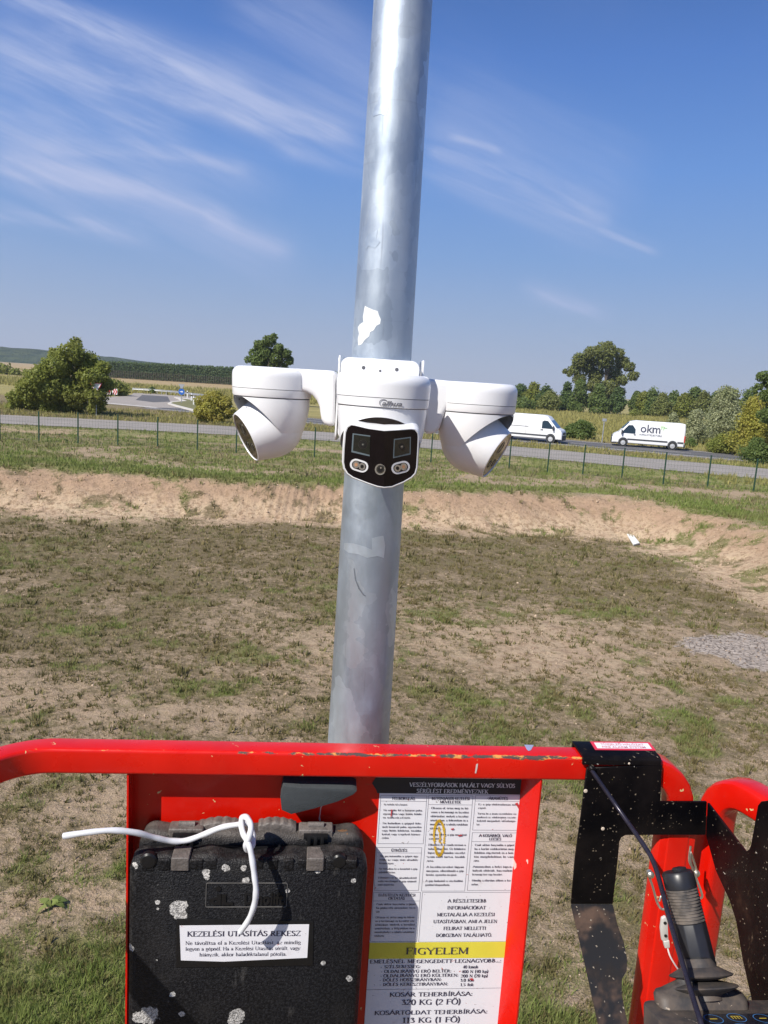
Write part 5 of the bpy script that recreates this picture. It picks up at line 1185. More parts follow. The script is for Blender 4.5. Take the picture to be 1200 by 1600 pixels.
# ---- own serif lettering: pen strokes with thin and thick parts
GL = {
 'A': (.78, ['0,0 .39,1', '.39,1 .78,0', 'h.17,.34 .61,.34']), 'B': (.66, ['.12,0 .12,1', 'c.12,1 .55,1 .55,.54 .12,.54', 'c.12,.54 .68,.54 .68,0 .12,0']), 'C': (.7, ['c.66,.82 .5,1.02 .08,1.1 .08,.5', 'c.08,.5 .08,-.1 .5,-.02 .66,.16']),
 'D': (.74, ['.12,0 .12,1', 'c.12,1 .78,1.05 .78,-.05 .12,0']), 'E': (.62, ['.12,0 .12,1', 'h.12,1 .56,1', 'h.12,.52 .44,.52', 'h.12,0 .58,0']), 'F': (.58, ['.12,0 .12,1', 'h.12,1 .54,1', 'h.12,.52 .44,.52']),
 'G': (.74, ['c.66,.82 .5,1.02 .08,1.1 .08,.5', 'c.08,.5 .08,-.1 .55,-.02 .66,.06', '.64,.02 .64,.42']), 'H': (.76, ['.12,0 .12,1', '.64,0 .64,1', 'h.12,.52 .64,.52']), 'I': (.3, ['.15,0 .15,1']),
 'J': (.42, ['.28,1 .28,.15', 'c.28,.2 .28,-.05 .1,-.05 .02,.1']), 'K': (.72, ['.12,0 .12,1', 't.62,1 .14,.46', '.26,.56 .66,0']), 'L': (.6, ['.12,0 .12,1', 'h.12,0 .56,0']), 'M': (.9, ['t.12,0 .12,1', '.12,1 .45,.1', 't.45,.1 .78,1', '.78,1 .78,0']),
 'N': (.78, ['t.12,0 .12,1', '.12,1 .66,0', 't.66,0 .66,1']), 'O': (.76, ['c.38,1.02 -.08,1.05 -.08,-.05 .38,-.02', 'c.38,1.02 .84,1.05 .84,-.05 .38,-.02']), 'P': (.62, ['.12,0 .12,1', 'c.12,1 .66,1 .66,.46 .12,.46']),
 'R': (.7, ['.12,0 .12,1', 'c.12,1 .64,1 .64,.5 .12,.5', '.3,.5 .64,0']), 'S': (.56, ['c.48,.86 .3,1.1 .02,1.0 .1,.72', 'c.1,.72 .18,.5 .56,.5 .46,.2', 'c.46,.2 .38,-.08 .12,-.06 .06,.16']), 'T': (.66, ['.33,0 .33,1', 'h.03,1 .63,1']),
 'U': (.76, ['.12,1 .12,.3', 'c.12,.32 .12,-.1 .64,-.1 .64,.32', 't.64,.3 .64,1']), 'V': (.74, ['.02,1 .37,0', 't.37,0 .72,1']), 'Y': (.7, ['.02,1 .35,.46', 't.35,.46 .68,1', '.35,0 .35,.46']), 'Z': (.62, ['h.06,1 .56,1', 't.56,1 .04,0', 'h.04,0 .58,0']),
 '0': (.52, ['c.26,1.02 -.02,1.05 -.02,-.05 .26,-.02', 'c.26,1.02 .54,1.05 .54,-.05 .26,-.02']), '1': (.4, ['.22,0 .22,1', 't.06,.84 .22,1']), '2': (.52, ['c.06,.78 .14,1.1 .6,1.05 .42,.56', 't.42,.56 .04,0', 'h.04,.02 .5,.02']), '3': (.5, ['c.06,.84 .2,1.1 .56,.95 .18,.54', 'c.18,.54 .6,.56 .5,-.16 .04,.12']),
 '4': (.52, ['.36,0 .36,1', 't.36,1 .02,.3', 'h.02,.3 .5,.3']), '5': (.5, ['h.12,1 .46,1', 't.12,1 .1,.56', 'c.1,.56 .6,.7 .5,-.16 .04,.1']), '8': (.5, ['c.25,1.02 -.08,.98 .1,.62 .25,.54', 'c.25,1.02 .56,.98 .4,.62 .25,.54', 'c.25,.54 -.1,.44 .0,-.02 .25,-.02', 'c.25,.54 .6,.44 .5,-.02 .25,-.02']),
 '(': (.3, ['c.26,1.1 .06,.8 .06,.1 .26,-.2']), ')': (.3, ['c.04,1.1 .24,.8 .24,.1 .04,-.2']), ',': (.2, ['t.12,.08 .05,-.14']), '.': (.2, ['.1,0 .1,.10']), ':': (.22, ['.11,0 .11,.10', '.11,.5 .11,.60']), '-': (.34, ['H.04,.36 .28,.36']), ' ': (.32, []),
 'a': (.5, ['c.38,.3 .3,-.05 .02,-.05 .06,.17', 'c.06,.17 .1,.34 .3,.32 .38,.36', '.38,0 .38,.44', 'c.38,.42 .36,.72 .1,.7 .07,.52']), 'b': (.54, ['.1,0 .1,1', 'c.1,.46 .2,.76 .52,.7 .5,.32', 'c.5,.32 .48,-.08 .2,-.08 .1,.12']), 'd': (.54, ['.44,0 .44,1', 'c.44,.5 .34,.76 .02,.7 .04,.32', 'c.04,.32 .06,-.08 .34,-.08 .44,.12']),
 'e': (.48, ['h.06,.36 .44,.36', 'c.44,.36 .42,.74 .06,.76 .05,.34', 'c.05,.34 .06,-.08 .36,-.08 .45,.14']), 'f': (.34, ['.16,0 .16,.76', 'c.16,.74 .18,1.04 .34,1.0 .38,.92', 'h.02,.62 .32,.62']), 'g': (.5, ['c.25,.68 -.02,.7 .0,.24 .24,.26', 'c.24,.68 .5,.7 .46,.24 .24,.26', 'c.12,.2 .0,.0 .5,.12 .46,-.12', 'c.46,-.12 .4,-.34 .0,-.28 .06,-.06']),
 'h': (.56, ['.1,0 .1,1', 'c.1,.46 .22,.74 .46,.74 .44,.42', '.44,0 .44,.44']), 'i': (.28, ['.14,0 .14,.64', '.14,.82 .14,.92']), 'j': (.28, ['.16,.64 .16,-.1', '.16,.82 .16,.92']), 'k': (.54, ['.1,0 .1,1', 't.44,.64 .14,.3', '.22,.38 .48,0']), 'l': (.28, ['.14,0 .14,1']),
 'm': (.82, ['.1,0 .1,.64', 'c.1,.46 .2,.74 .42,.74 .41,.42', '.41,0 .41,.44', 'c.41,.46 .5,.74 .74,.74 .72,.42', '.72,0 .72,.44']), 'n': (.56, ['.1,0 .1,.64', 'c.1,.46 .22,.74 .46,.74 .44,.42', '.44,0 .44,.44']), 'o': (.52, ['c.26,.66 -.04,.68 -.04,-.04 .26,-.02', 'c.26,.66 .56,.68 .56,-.04 .26,-.02']),
 'p': (.54, ['.1,-.3 .1,.64', 'c.1,.46 .2,.76 .52,.7 .5,.32', 'c.5,.32 .48,-.08 .2,-.08 .1,.12']), 'r': (.4, ['.1,0 .1,.64', 'c.1,.42 .16,.64 .28,.7 .38,.6']), 's': (.42, ['c.36,.54 .24,.72 .0,.66 .08,.46', 'c.08,.46 .14,.32 .42,.34 .34,.12', 'c.34,.12 .26,-.06 .08,-.04 .05,.12']), 't': (.34, ['.16,.06 .16,.84', 'h.02,.62 .32,.62', 't.16,.04 .32,.08']),
 'u': (.56, ['.1,.64 .1,.2', 'c.1,.22 .12,-.08 .34,-.08 .44,.2', '.44,0 .44,.64']), 'v': (.5, ['.02,.64 .25,0', 't.25,0 .48,.64']), 'y': (.5, ['.02,.64 .26,0', 't.48,.64 .16,-.28']), 'z': (.46, ['h.05,.62 .42,.62', 't.42,.62 .04,0', 'h.04,.02 .44,.02']), '•': (.36, ['.14,.26 .14,.46', '.2,.26 .2,.46'])}
ACC = {'Á': 'A1', 'É': 'E1', 'Í': 'I1', 'Ó': 'O1', 'Ö': 'O2', 'Ő': 'O3', 'Ú': 'U1', 'Ü': 'U2', 'Ű': 'U3', 'á': 'a1', 'é': 'e1', 'í': 'i1', 'ó': 'o1', 'ö': 'o2', 'ő': 'o3', 'ú': 'u1', 'ü': 'u2', 'ű': 'u3'}
_gc = {}
def glyph(ch, bold, serif=True):
    k = (ch, bold, serif)
    if k in _gc: return _gc[k]
    acc = 0; c0 = ch
    if ch in ACC: c0, acc = ACC[ch][0], int(ACC[ch][1])
    wd, sts = GL.get(c0, GL['o']); vs, fs = [], []
    TH, TN = bold, bold * .42
    def seg(p, q_, w_):
        d = Vector((q_[0] - p[0], q_[1] - p[1])); L = d.length
        if L < 1e-6: return
        d /= L; n_ = Vector((-d.y, d.x)) * (w_ / 2); e = d * (w_ * .12); b0 = len(vs)
        for a, b_ in ((p, -1), (q_, 1)):
            for s_ in (-1, 1): vs.append((a[0] + e.x * b_ + n_.x * s_, a[1] + e.y * b_ + n_.y * s_))
        fs.append((b0, b0 + 2, b0 + 3, b0 + 1))
    for st in sts:
        md = ''
        if st[0] in 'htcH': md, st = st[0], st[1:]
        P = [tuple(float(v_) for v_ in q_.split(',')) for q_ in st.split()]
        if md == 'c':
            n_ = 7; last = None
            for i in range(n_ + 1):
                u = i / n_; q_ = tuple((1 - u) ** 3 * P[0][j] + 3 * u * (1 - u) ** 2 * P[1][j] + 3 * u * u * (1 - u) * P[2][j] + u ** 3 * P[3][j] for j in (0, 1)) if len(P) == 4 else P[0]
                if last is not None:
                    dy_ = abs(q_[1] - last[1]) / (math.hypot(q_[0] - last[0], q_[1] - last[1]) + 1e-9); seg(last, q_, TN + (TH - TN) * dy_)
                last = q_
        else:
            seg(P[0], P[1], {'h': TN, 't': TN * 1.15, 'H': TN * 1.6}.get(md, TH))
            if md == 'h' and serif and c0 in 'EFLTZ':
                for e in P:
                    if abs(e[0] - .12) > .05: seg((e[0], e[1]), (e[0], e[1] + (-.17 if e[1] > .9 else .17 if e[1] < .1 else .1)), TN)
            if md in ('', 't') and serif and abs(P[0][1] - P[1][1]) > .3:
                for e in P:
                    if (abs(e[1]) < .02 or abs(e[1] - 1) < .02 or (c0.islower() and abs(e[1] - .64) < .03)) and not (c0 == 'A' and e[1] > .9) and not (c0 in 'VYM' and 0 < 0) and not (c0 == 'M' and False):
                        seg((e[0] - .13, e[1] + (.02 if e[1] < .5 else -.02)), (e[0] + .13, e[1] + (.02 if e[1] < .5 else -.02)), TN * .9)
    top = 1.0 if c0.isupper() else .66; cx = wd / 2
    if acc == 1: seg((cx - .04, top + .10), (cx + .1, top + .28), TN * 1.3)
    if acc == 2:
        for s_ in (-.13, .13): seg((cx + s_, top + .12), (cx + s_, top + .24), TH * .8)
    if acc == 3:
        for s_ in (-.12, .08): seg((cx + s_ - .02, top + .10), (cx + s_ + .09, top + .28), TN * 1.3)
    _gc[k] = (vs, fs, wd + bold * .35); return _gc[k]
def line_w(txt, bold): return sum(glyph(c_, bold)[2] for c_ in txt)
def serif(mb, txt, place, u0, v0, h_, width=None, bold=.15, align='l', shear=0.0, asp=1.0):
    """one line of lettering; h_ = cap height, width = squeeze/stretch to this width"""
    L = line_w(txt, bold); k = (width / L) if width else h_ * asp
    x = u0 - (L * k / 2 if align == 'c' else 0)
    for c_ in txt:
        vs, fs, wd = glyph(c_, bold)
        if fs: mb.add([place(x + a * k + b_ * h_ * shear, v0 + b_ * h_) for a, b_ in vs], fs)
        x += wd * k
def SPl(k=2): return lambda a, b_: F(s0 + a, tS - .0004 * k, b_)
mm = SW / 250.0      # sign is about 250 units wide
def zpx(x, y): return PT(x, y, tS)[1]
def spx(x, y): return PT(x, y, tS)[0] - s0
hd = MB()
serif(hd, 'VESZÉLYFORRÁSOK HALÁLT VAGY SÚLYOS', SPl(), spx(640, 1227), zpx(720, 1229.5), .0072, spx(805, 1228) - spx(640, 1227), .20)
serif(hd, 'SÉRÜLÉST EREDMÉNYEZNEK', SPl(), spx(651, 1237), zpx(705, 1239), .0072, spx(763, 1238) - spx(651, 1237), .20)
hd.build('header_lettering', whitetxt, sg_, smooth=False, fixn=False)
# columns of small print: boxes are given by photograph corners
ln_ = MB(); tx = MB(); tb_ = MB()
def frame(x0, y0, x1, y1, xr=None):
    a, b_ = spx(x0, y0), spx(x1, y0); c, d = zpx((x0 + x1) / 2, y0), zpx((x0 + x1) / 2, y1); w_ = .00045
    for p, q_ in (((a, c), (b_, c)), ((b_, c), (b_, d)), ((b_, d), (a, d)), ((a, d), (a, c))):
        hx = abs(q_[0] - p[0]) < 1e-9
        x_0, x_1 = min(p[0], q_[0]) - w_ / 2, max(p[0], q_[0]) + w_ / 2; z_0, z_1 = min(p[1], q_[1]) - w_ / 2, max(p[1], q_[1]) + w_ / 2
        ln_.add([F(s0 + x_0, tS - .0004, z_0), F(s0 + x_1, tS - .0004, z_0), F(s0 + x_1, tS - .0004, z_1), F(s0 + x_0, tS - .0004, z_1)], [(0, 1, 2, 3)])
    return a, b_, c, d
def column(x0, y0, x1, y1, heads, paras, hy=None):
    a, b_, c, d = frame(x0, y0, x1, y1); Wc = b_ - a; zz = c - .0075
    for h_ in heads: serif(tb_, h_, SPl(), (a + b_) / 2, zz, .0048, min(Wc * .86, line_w(h_, .2) * .0054), .20, 'c'); zz -= .0066
    zl = zz + .0035; ln_.add([F(s0 + a, tS - .0004, zl), F(s0 + b_, tS - .0004, zl), F(s0 + b_, tS - .0004, zl + .0004), F(s0 + a, tS - .0004, zl + .0004)], [(0, 1, 2, 3)])
    nl = sum(len(p) for p in paras); gap = .55; step = (zz - d) / (nl + gap * len(paras) + .4); zz -= step * .55
    for p in paras:
        for i, l_ in enumerate(p):
            last = i == len(p) - 1; wd = Wc * .86 if not last else min(Wc * .86, line_w(l_, .12) * step * .50)
            if i == 0: serif(tx, '•', SPl(), a + Wc * .015, zz, step * .42, None, .12)
            serif(tx, l_, SPl(), a + Wc * .075, zz, step * .46, wd, .17); zz -= step
        zz -= step * gap
column(595, 1243, 667, 1318, ['FELBORULÁS'], [['Ne terhelje túl a kosarat.'], ['Ne emelje fel a kosarat puha,', 'egyenetlen vagy lejtős felüle-', 'ten, továbbá erős szél esetén.'], ['Ne haladjon a géppel fele-', 'melt kosárral puha, egyenetlen', 'vagy lejtős felületen, továbbá', 'lyukak vagy szegélyek környe-', 'zetében.']])
column(589, 1324, 659, 1391, ['ÜTKÖZÉS'], [['Ne pozicionálja a gépet úgy', 'hogy az vagy más akadály', 'közepén legyen.'], ['Ne haladjon ki a kosárból a gép', 'működése közben.'], ['Ellenőrizze az akadályoktól', 'való távolságot a gép útjánál', 'ismét megelőzően.']])
column(584, 1394, 657, 1471, ['ELÉGTELEN KEZELÉSI', 'OKTATÁS'], [['Csak akkor használja a gépet,', 'ha gépkezelői oktatásban része-', 'sült.'], ['Olvassa el, értse meg és köves-', 'se a biztonsági és kezelési uta-', 'sításokat, melyek a kezelési', 'utasításban, a feliratokon és a', 'munkahelyi szabályzatokban', 'találhatók.']])
column(670, 1243, 739, 1392, ['BIZTONSÁGOS KEZELÉSI', 'MŰVELETEK'], [['Olvassa el, értse meg és kö-', 'vesse a biztonsági és kezelési', 'előírásokat, melyek a kezelési', 'utasításban, a feliratokon és a', 'munkahelyi szabályzatokban', 'találhatók.'], ['Mindig tartsa a gép mozgását', 'szem előtt.'], ['Ellenőrizze a rendszeresen a', 'talaj állapotát. Új felületre', 'lépve a gép minden veszélyt', 'szem előtt tartva, tovább', 'tartva.'], ['A kezelőszerveket lágyan', 'mozgassa, elkerülendő a gép', 'hirtelen, egyenetlen mozgását.'], ['A gép funkcióit a vészleállító', 'gombbal kikapcsolhatja.']])
column(743, 1243, 815, 1297, ['ÁRAMÜTÉS'], [['Ez a gép elektromosan nem', 'szigetelt.'], ['Tartsa be a áram vezetékekre vo-', 'natkozó az elektromos vezeté-', 'kektől megadott távolságo-', 'kat.']])
column(738, 1301, 811, 1391, ['A KOSÁRBÓL VALÓ', 'LEESÉS'], [['Csak akkor használja a gépet,', 'ha a korlát védőkorlátjai meg-', 'felelően rögzítettek és a beü-', 'tés megfelelően le van', 'zárva.'], ['Amennyiben a helyi jogsza-', 'bályok előírják, használjon', 'biztonsági övet vagy hevedert.'], ['Mindig szilárdan álljon a ko-', 'sárban.']])
frame(660, 1394, 805, 1471)
for i, l_ in enumerate(['A RÉSZLETESEBB', 'INFORMÁCIÓKAT', 'MEGTALÁLJA A KEZELÉSI', 'UTASÍTÁSBAN, AMI A JELEN', 'FELIRAT MELLETTI', 'DOBOZBAN TALÁLHATÓ.']):
    serif(tb_, l_, SPl(), spx(728, 1430), zpx(728, 1409.5 + i * 10.7), .0062, line_w(l_, .17) * .0074, .17, 'c')
serif(tb_, 'FIGYELEM', SPl(4), spx(683.5, 1485), zpx(684, 1489.8), .0128, spx(732, 1485) - spx(634, 1485), .13, 'c')
def row(y, a, b_=None, x=588, h_=.0056, w_=None, bold=.18):
    serif(tb_, a, SPl(), spx(x, y), zpx(x, y), h_, w_ and (spx(x + w_, y) - spx(x, y)), bold, asp=1.15)
    if b_: serif(tb_, b_[0], SPl(), spx(b_[1], y), zpx(b_[1], y), h_, spx(b_[1] + b_[2], y) - spx(b_[1], y), bold)
row(1505, 'EMELÉSNÉL MEGENGEDETT LEGNAGYOBB...:', None, 578, .0068, 205)
row(1512.5, '- SZÉLSEBESSÉG:', ('40 km/h', 723, 24), 595, w_=62); row(1519.8, '- OLDALIRÁNYÚ ERŐ BELTÉR:', ('400 N (40 kp)', 721, 42), 595, w_=110); row(1526.6, '- OLDALIRÁNYÚ ERŐ KÜLTÉREN:', ('200 N (20 kp)', 720, 42), 594, w_=122); row(1533.2, '- DŐLÉS HOSSZIRÁNYBAN:', ('3,0 fok', 719, 21), 593, w_=97); row(1540.2, '- DŐLÉS KERESZTIRÁNYBAN:', ('1,5 fok', 719, 21), 593, w_=107)
for l_, y, h_, w_ in (('KOSÁR TEHERBÍRÁSA:', 1556, .0080, 128), ('320 KG (2 FŐ)', 1569, .0105, 92), ('KOSÁRTOLDAT TEHERBÍRÁSA:', 1584, .0080, 174), ('113 KG (1 FŐ)', 1597, .0105, 90)):
    serif(tb_, l_, SPl(), spx(674, y), zpx(674, y), h_, spx(674 + w_, y) - spx(674, y), .17, 'c')
zl = zpx(680, 1545); ln_.add([F(s0, tS - .0004, zl), F(s1, tS - .0004, zl), F(s1, tS - .0004, zl + .0005), F(s0, tS - .0004, zl + .0005)], [(0, 1, 2, 3)])
ln_.build('ruled_lines', greytxt, sg_, smooth=False, fixn=False); tx.build('small_print', greytxt, sg_, smooth=False, fixn=False); tb_.build('bold_lettering', boldtxt, sg_, smooth=False, fixn=False)
# yellow paint print left on the sign
yp = simple('yellow_paint_mark', (.68, .42, .03), .5, var=.3, scale=200); mb = MB(); rr = random.Random(3)
for i in range(46):
    a = 2 * math.pi * i / 46; ex = 686 + 8.5 * math.cos(a) * (1.0 if math.sin(a) < 0 else .9) ; ey = 1309 + 27 * math.sin(a)
    if abs(ey - 1319) < 2.5: continue
    mb.add([F(*(lambda q_: (q_[0], tS - .0013, q_[1]))(PT(ex + r_[0], ey + r_[1], tS))) for r_ in ell(0, 0, rr.uniform(1.2, 2.4), rr.uniform(1.4, 2.8), 0, 8)], [tuple(range(8))])
for i in range(12):
    ex, ey = 686 + rr.uniform(-1, 2.5), 1292 + i * 2.2
    mb.add([F(*(lambda q_: (q_[0], tS - .0016, q_[1]))(PT(ex + r_[0], ey + r_[1], tS))) for r_ in ell(0, 0, rr.uniform(.8, 1.6), 1.8, 0, 7)], [tuple(range(7))])
mb.build('yellow_paint_mark', yp, sg_, smooth=False, fixn=False)
rp_ = simple('red_paint_mark', (.50, .04, .05), .5); mb = MB()
for pts in ([(804, 1255), (808, 1253), (810, 1257), (813, 1264), (811, 1265), (807, 1258)], [(611, 1264), (613, 1264), (611.5, 1275), (610, 1275)], [(704, 1294), (709, 1293), (709, 1295), (705, 1296)], [(715, 1304.5), (721, 1303), (722, 1305), (716, 1306)], [(733, 1528), (738, 1527), (740, 1531), (735, 1530)]):
    mb.add([F(*(lambda q_: (q_[0], tS - .0018, q_[1]))(PT(x, y, tS))) for x, y in pts], [tuple(range(len(pts)))])
mb.build('red_paint_mark', rp_, sg_, smooth=False, fixn=False)

# ---- rubber wedge under the rail
rub = simple('black_rubber_foam', (.040, .046, .050), .85, var=.35, scale=120, bmp=.6, bd=.0015)
wd_ = [(438, 1246), (442, 1228), (470, 1231), (520, 1232), (550, 1233), (558, 1236), (552, 1242), (527, 1253), (490, 1264), (455, 1272.5), (440, 1266)]
mb = MB(); tW = .006; pts = [F(*(lambda q_: (q_[0], tW, q_[1]))(PT(x, y, tW))) for x, y in wd_]; mb.plate(pts, EN * .030 + Vector((0, 0, .006)))
rb_ = thing('rubber_wedge', pts[9], 'dark rubber foam wedge stuck on the red panel under the rail', 'rubber pad', rz=BA); mb.build('foam_block', rub, rb_, bevel=.0015)

# ---- black document case
bx = thing('document_case', F(-.18, 0, -1.2), 'scuffed black moulded case with a white label hung on the red panel', 'case', rz=BA)
tbk, tfr = .036, -.052
cm_, g, b = newmat('scuffed_black_plastic'); o = g.obj(); ox, oy, oz = g.sep(o)[0:3]
v = g.voro(o, 420)[0]; n = g.noise(o, 230, 3, .7); n2 = g.noise(o, 11, 4, .6)
c = g.mix(g.mr(n, .40, .66), (.003, .003, .004), (.018, .018, .020)); c = g.mix(g.mr(n2, .5, .75, 0, .25), c, (.035, .032, .030)); b.inputs['Specular IOR Level'].default_value = .22
def BL(x, y): a, z = PT(x, y, tfr); return (a + .18, tfr, z + 1.2)
bl_ = blobmask(g, o, [BL(279, 1419) + (.013,), BL(283, 1428) + (.011,), BL(246, 1410) + (.004,), BL(246, 1420) + (.003,), BL(322, 1362) + (.006,), BL(323, 1370) + (.005,), BL(353, 1356) + (.006,), BL(380, 1357) + (.005,), BL(385, 1376) + (.006,), BL(366, 1347) + (.004,), BL(497, 1360) + (.005,), BL(449, 1392) + (.004,), BL(370, 1588) + (.013,), BL(366, 1596) + (.010,), BL(232, 1585) + (.016,), BL(215, 1590) + (.010,), BL(545, 1529) + (.005,), BL(270, 1553) + (.006,), BL(202, 1483) + (.007,), BL(284, 1585) + (.006,), BL(210, 1352) + (.006,), BL(553, 1376) + (.004,), BL(334, 1333) + (.003,), BL(505, 1505) + (.004,), BL(245, 1500) + (.002,)], 120, .20)
grain = g.mr(g.noise(o, 300, 3, .8), .44, .56)
c = g.mix(g.m('MULTIPLY', bl_, g.mr(grain, 0, 1, .35, 1.0)), c, (.52, .50, .47))
wm = g.m('MULTIPLY', g.mr(g.noise(o, 170, 4, .8), .58, .66), g.mr(g.noise(o, 14, 5, .7), .54, .68)); c = g.mix(g.m('MULTIPLY', wm, .30), c, (.22, .21, .20)); ledge = g.mr(g.noise(g.vm('MULTIPLY', o, (1, 1, .35)), 24, 4, .7), .62, .72); c = g.mix(g.m('MULTIPLY', ledge, .22), c, (.16, .15, .14))

topm = g.mr(g.m('ADD', oz, g.m('MULTIPLY', g.m('SUBTRACT', g.noise(o, 40, 3), .5), .03)), .440, .470); c = g.mix(g.m('MULTIPLY', topm, .55), c, g.mix(g.noise(o, 35, 4, .7), (.07, .060, .054), (.30, .265, .235)))
rst = g.m('MULTIPLY', blobmask(g, o, [(.18 + PT(485, 1292, 0)[0], 0.0, .485, .012), (.18 + PT(535, 1310, 0)[0], .005, .472, .012), (.18 + PT(540, 1322, 0)[0], -.01, .462, .010)], 90, .3), topm)
c = g.mix(g.m('MULTIPLY', rst, .8), c, (.35, .15, .04))
g.put(b.inputs['Base Color'], c); g.put(b.inputs['Roughness'], g.m('ADD', .42, g.m('MULTIPLY', n2, .2)))
bump(g, b, g.m('ADD', g.m('MULTIPLY', v, 1.0), g.m('MULTIPLY', n, .6)), .8, .0011)
smooth_b = simple('smooth_black_plastic', (.009, .009, .010), .40, var=.4, scale=40, bmp=.15, bd=.001, spec=.3)
case_top = simple('worn_grey_black_plastic', (.12, .104, .094), .55, var=.85, scale=55, bmp=.8, bd=.002)
b0, b1 = PT(200, 1450, tfr)[0], PT(569, 1450, tfr)[0]; ZT = PT(385, 1342, tfr)[1]
def shell(nm, t0, t1, inset, zt, wave, mat):
    """one half of the case: rounded outline, soft edges, buckled upper rim"""
    mb = MB(); n_t = 9; rings = []; per = None
    W_ = b1 - b0 - 2 * inset; zb__ = -1.30; Hh = zt - zb__
    base = rrect(W_, Hh, .024, 6, (b0 + b1) / 2, (zt + zb__) / 2)
    out = []                                    # subdivide the straight top edge
    for i, p in enumerate(base):
        q_ = base[(i + 1) % len(base)]; out.append(p)
        L = math.hypot(q_[0] - p[0], q_[1] - p[1]); k = int(L / .004) if L > .05 and p[1] > zt - .01 else int(L / .03)
        out += [(p[0] + (q_[0] - p[0]) * j / k, p[1] + (q_[1] - p[1]) * j / k) for j in range(1, k)]
    for k in range(n_t):
        u = k / (n_t - 1); t_ = t0 + (t1 - t0) * u; e = min(u, 1 - u) * (t1 - t0)
        ins = .008 * max(0, 1 - e / .008) ** 2
        rg = []
        for (x, z) in out:
            cx, cz = (b0 + b1) / 2, (zt + zb__) / 2
            x2 = x - math.copysign(min(ins, abs(x - cx)), x - cx); z2 = z - math.copysign(ins, z - cz)
            if z > zt - .012: z2 += wave(x, t_)
            rg.append(F(x2, t_, z2))
        rings.append(rg)
    m_ = len(out); mb.add([p for r_ in rings for p in r_], [(a * m_ + i, a * m_ + (i + 1) % m_, (a + 1) * m_ + (i + 1) % m_, (a + 1) * m_ + i) for a in range(n_t - 1) for i in range(m_)] + [tuple(range(m_)), tuple(range(n_t * m_ - 1, (n_t - 1) * m_ - 1, -1))])
    return mb.build(nm, mat, bx, ang=50)
wv_ = lambda x, t_: float(.0042 * (vnoise(x * 28, t_ * 40, 3) - .5) * 2 + .0016 * math.sin(x * 95)) - .006 * math.exp(-((x - PT(395, 1300, 0)[0]) / .016) ** 2)
shell('front_shell', tfr, -.012, 0, ZT, wv_, cm_)
shell('back_shell', -.006, tbk, .004, ZT + .012, lambda x, t_: wv_(x + .3, t_) * 1.2, cm_)
mb = MB(); mb.plate([F(x, -.014, z) for x, z in rrect(b1 - b0 - .014, ZT + 1.29, .02, 5, (b0 + b1) / 2, (ZT - 1.30) / 2)], EN * .012); mb.build('seam_gasket', smooth_b, bx)
def SX(x, t=0.0): return PT(x, 1310, t)[0]
# handle pads, latches and hinge lumps along the top
for (xa, xb, ta, tb2, h0, h1) in ((308, 374, .006, .028, .010, .026), (402, 462, .006, .028, .010, .026)):
    a, b_ = SX(xa), SX(xb); sec = []
    mb = MB(); N_ = 14
    for k in range(N_ + 1):
        u = k / N_; x = a + (b_ - a) * u; zz = ZT + h0 + (h1 - h0) * (.55 + .45 * math.sin(math.pi * (u if xa < 390 else 1 - u) * .9)) + .0012 * math.sin(k * 2.2)
        sec.append([F(x, ta, zz - .016), F(x, ta + .001, zz - .002), F(x, ta + .004, zz), F(x, tb2 - .004, zz + .001), F(x, tb2, zz - .003), F(x, tb2, zz - .02)])
    mb.add([p for r_ in sec for p in r_], [(k * 6 + i, k * 6 + (i + 1) % 6, (k + 1) * 6 + (i + 1) % 6, (k + 1) * 6 + i) for k in range(N_) for i in range(6)] + [tuple(range(5, -1, -1)), tuple(range(N_ * 6, N_ * 6 + 6))])
    mb.build('handle_pad', case_top, bx, bevel=.0012, ang=50)
for (xa, xb) in ((263, 318), (466, 520)):
    a, b_ = SX(xa), SX(xb); lt = MB(); lt.fbox(F, (a, -.004, ZT - .002), (b_, .022, ZT + .020)); L_ = lt.build('latch', case_top, bx, bevel=.004, seg=3)
    mb = MB(); mid = (a + b_) / 2
    for k in (-1, 0, 1): mb.fbox(F, (mid + k * .011 - .003, -.013, ZT - .006), (mid + k * .011 + .003, -.003, ZT + .013))
    mb.fbox(F, (mid - .02, -.012, ZT + .008), (mid + .02, -.004, ZT + .015)); mb.build('latch_fingers', smooth_b, L_, bevel=.0012)
    mb = MB(); mb.tube([F(mid - .013, .010, ZT + .021), F(mid + .013, .010, ZT + .021)], .005, 10); mb.build('latch_pin', case_top, L_)
    mb = MB(); mb.fbox(F, (mid - .014, tfr - .003, ZT - .020), (mid + .014, tfr + .030, ZT + .003)); mb.build('latch_foot', case_top, L_, bevel=.003, seg=3)
for (xa, ra) in ((232, .013), (530, .012)):
    mb = MB(); p = F(PT(xa, 1342, tfr)[0], tfr + .004, ZT - .004); mb.lathe([(ra, -.004), (ra, .004), (ra * .8, .0065), (.0001, .007)], p, -EN, 24); mb.build('corner_boss', smooth_b, bx)
for k in range(14):
    x = b0 + .03 + k * (b1 - b0 - .06) / 13; mb = MB(); w_ = .006 + .008 * vnoise(k * 3.3, .5, 8)
    if k in (5, 6): continue
    mb.fbox(F, (x - w_, tfr - .0012, ZT - .016 - .006 * float(vnoise(k * 1.7, .2, 5))), (x + w_, tfr + .014, ZT - .001)); mb.build('rim_lump', cm_, bx, bevel=.003, seg=3)
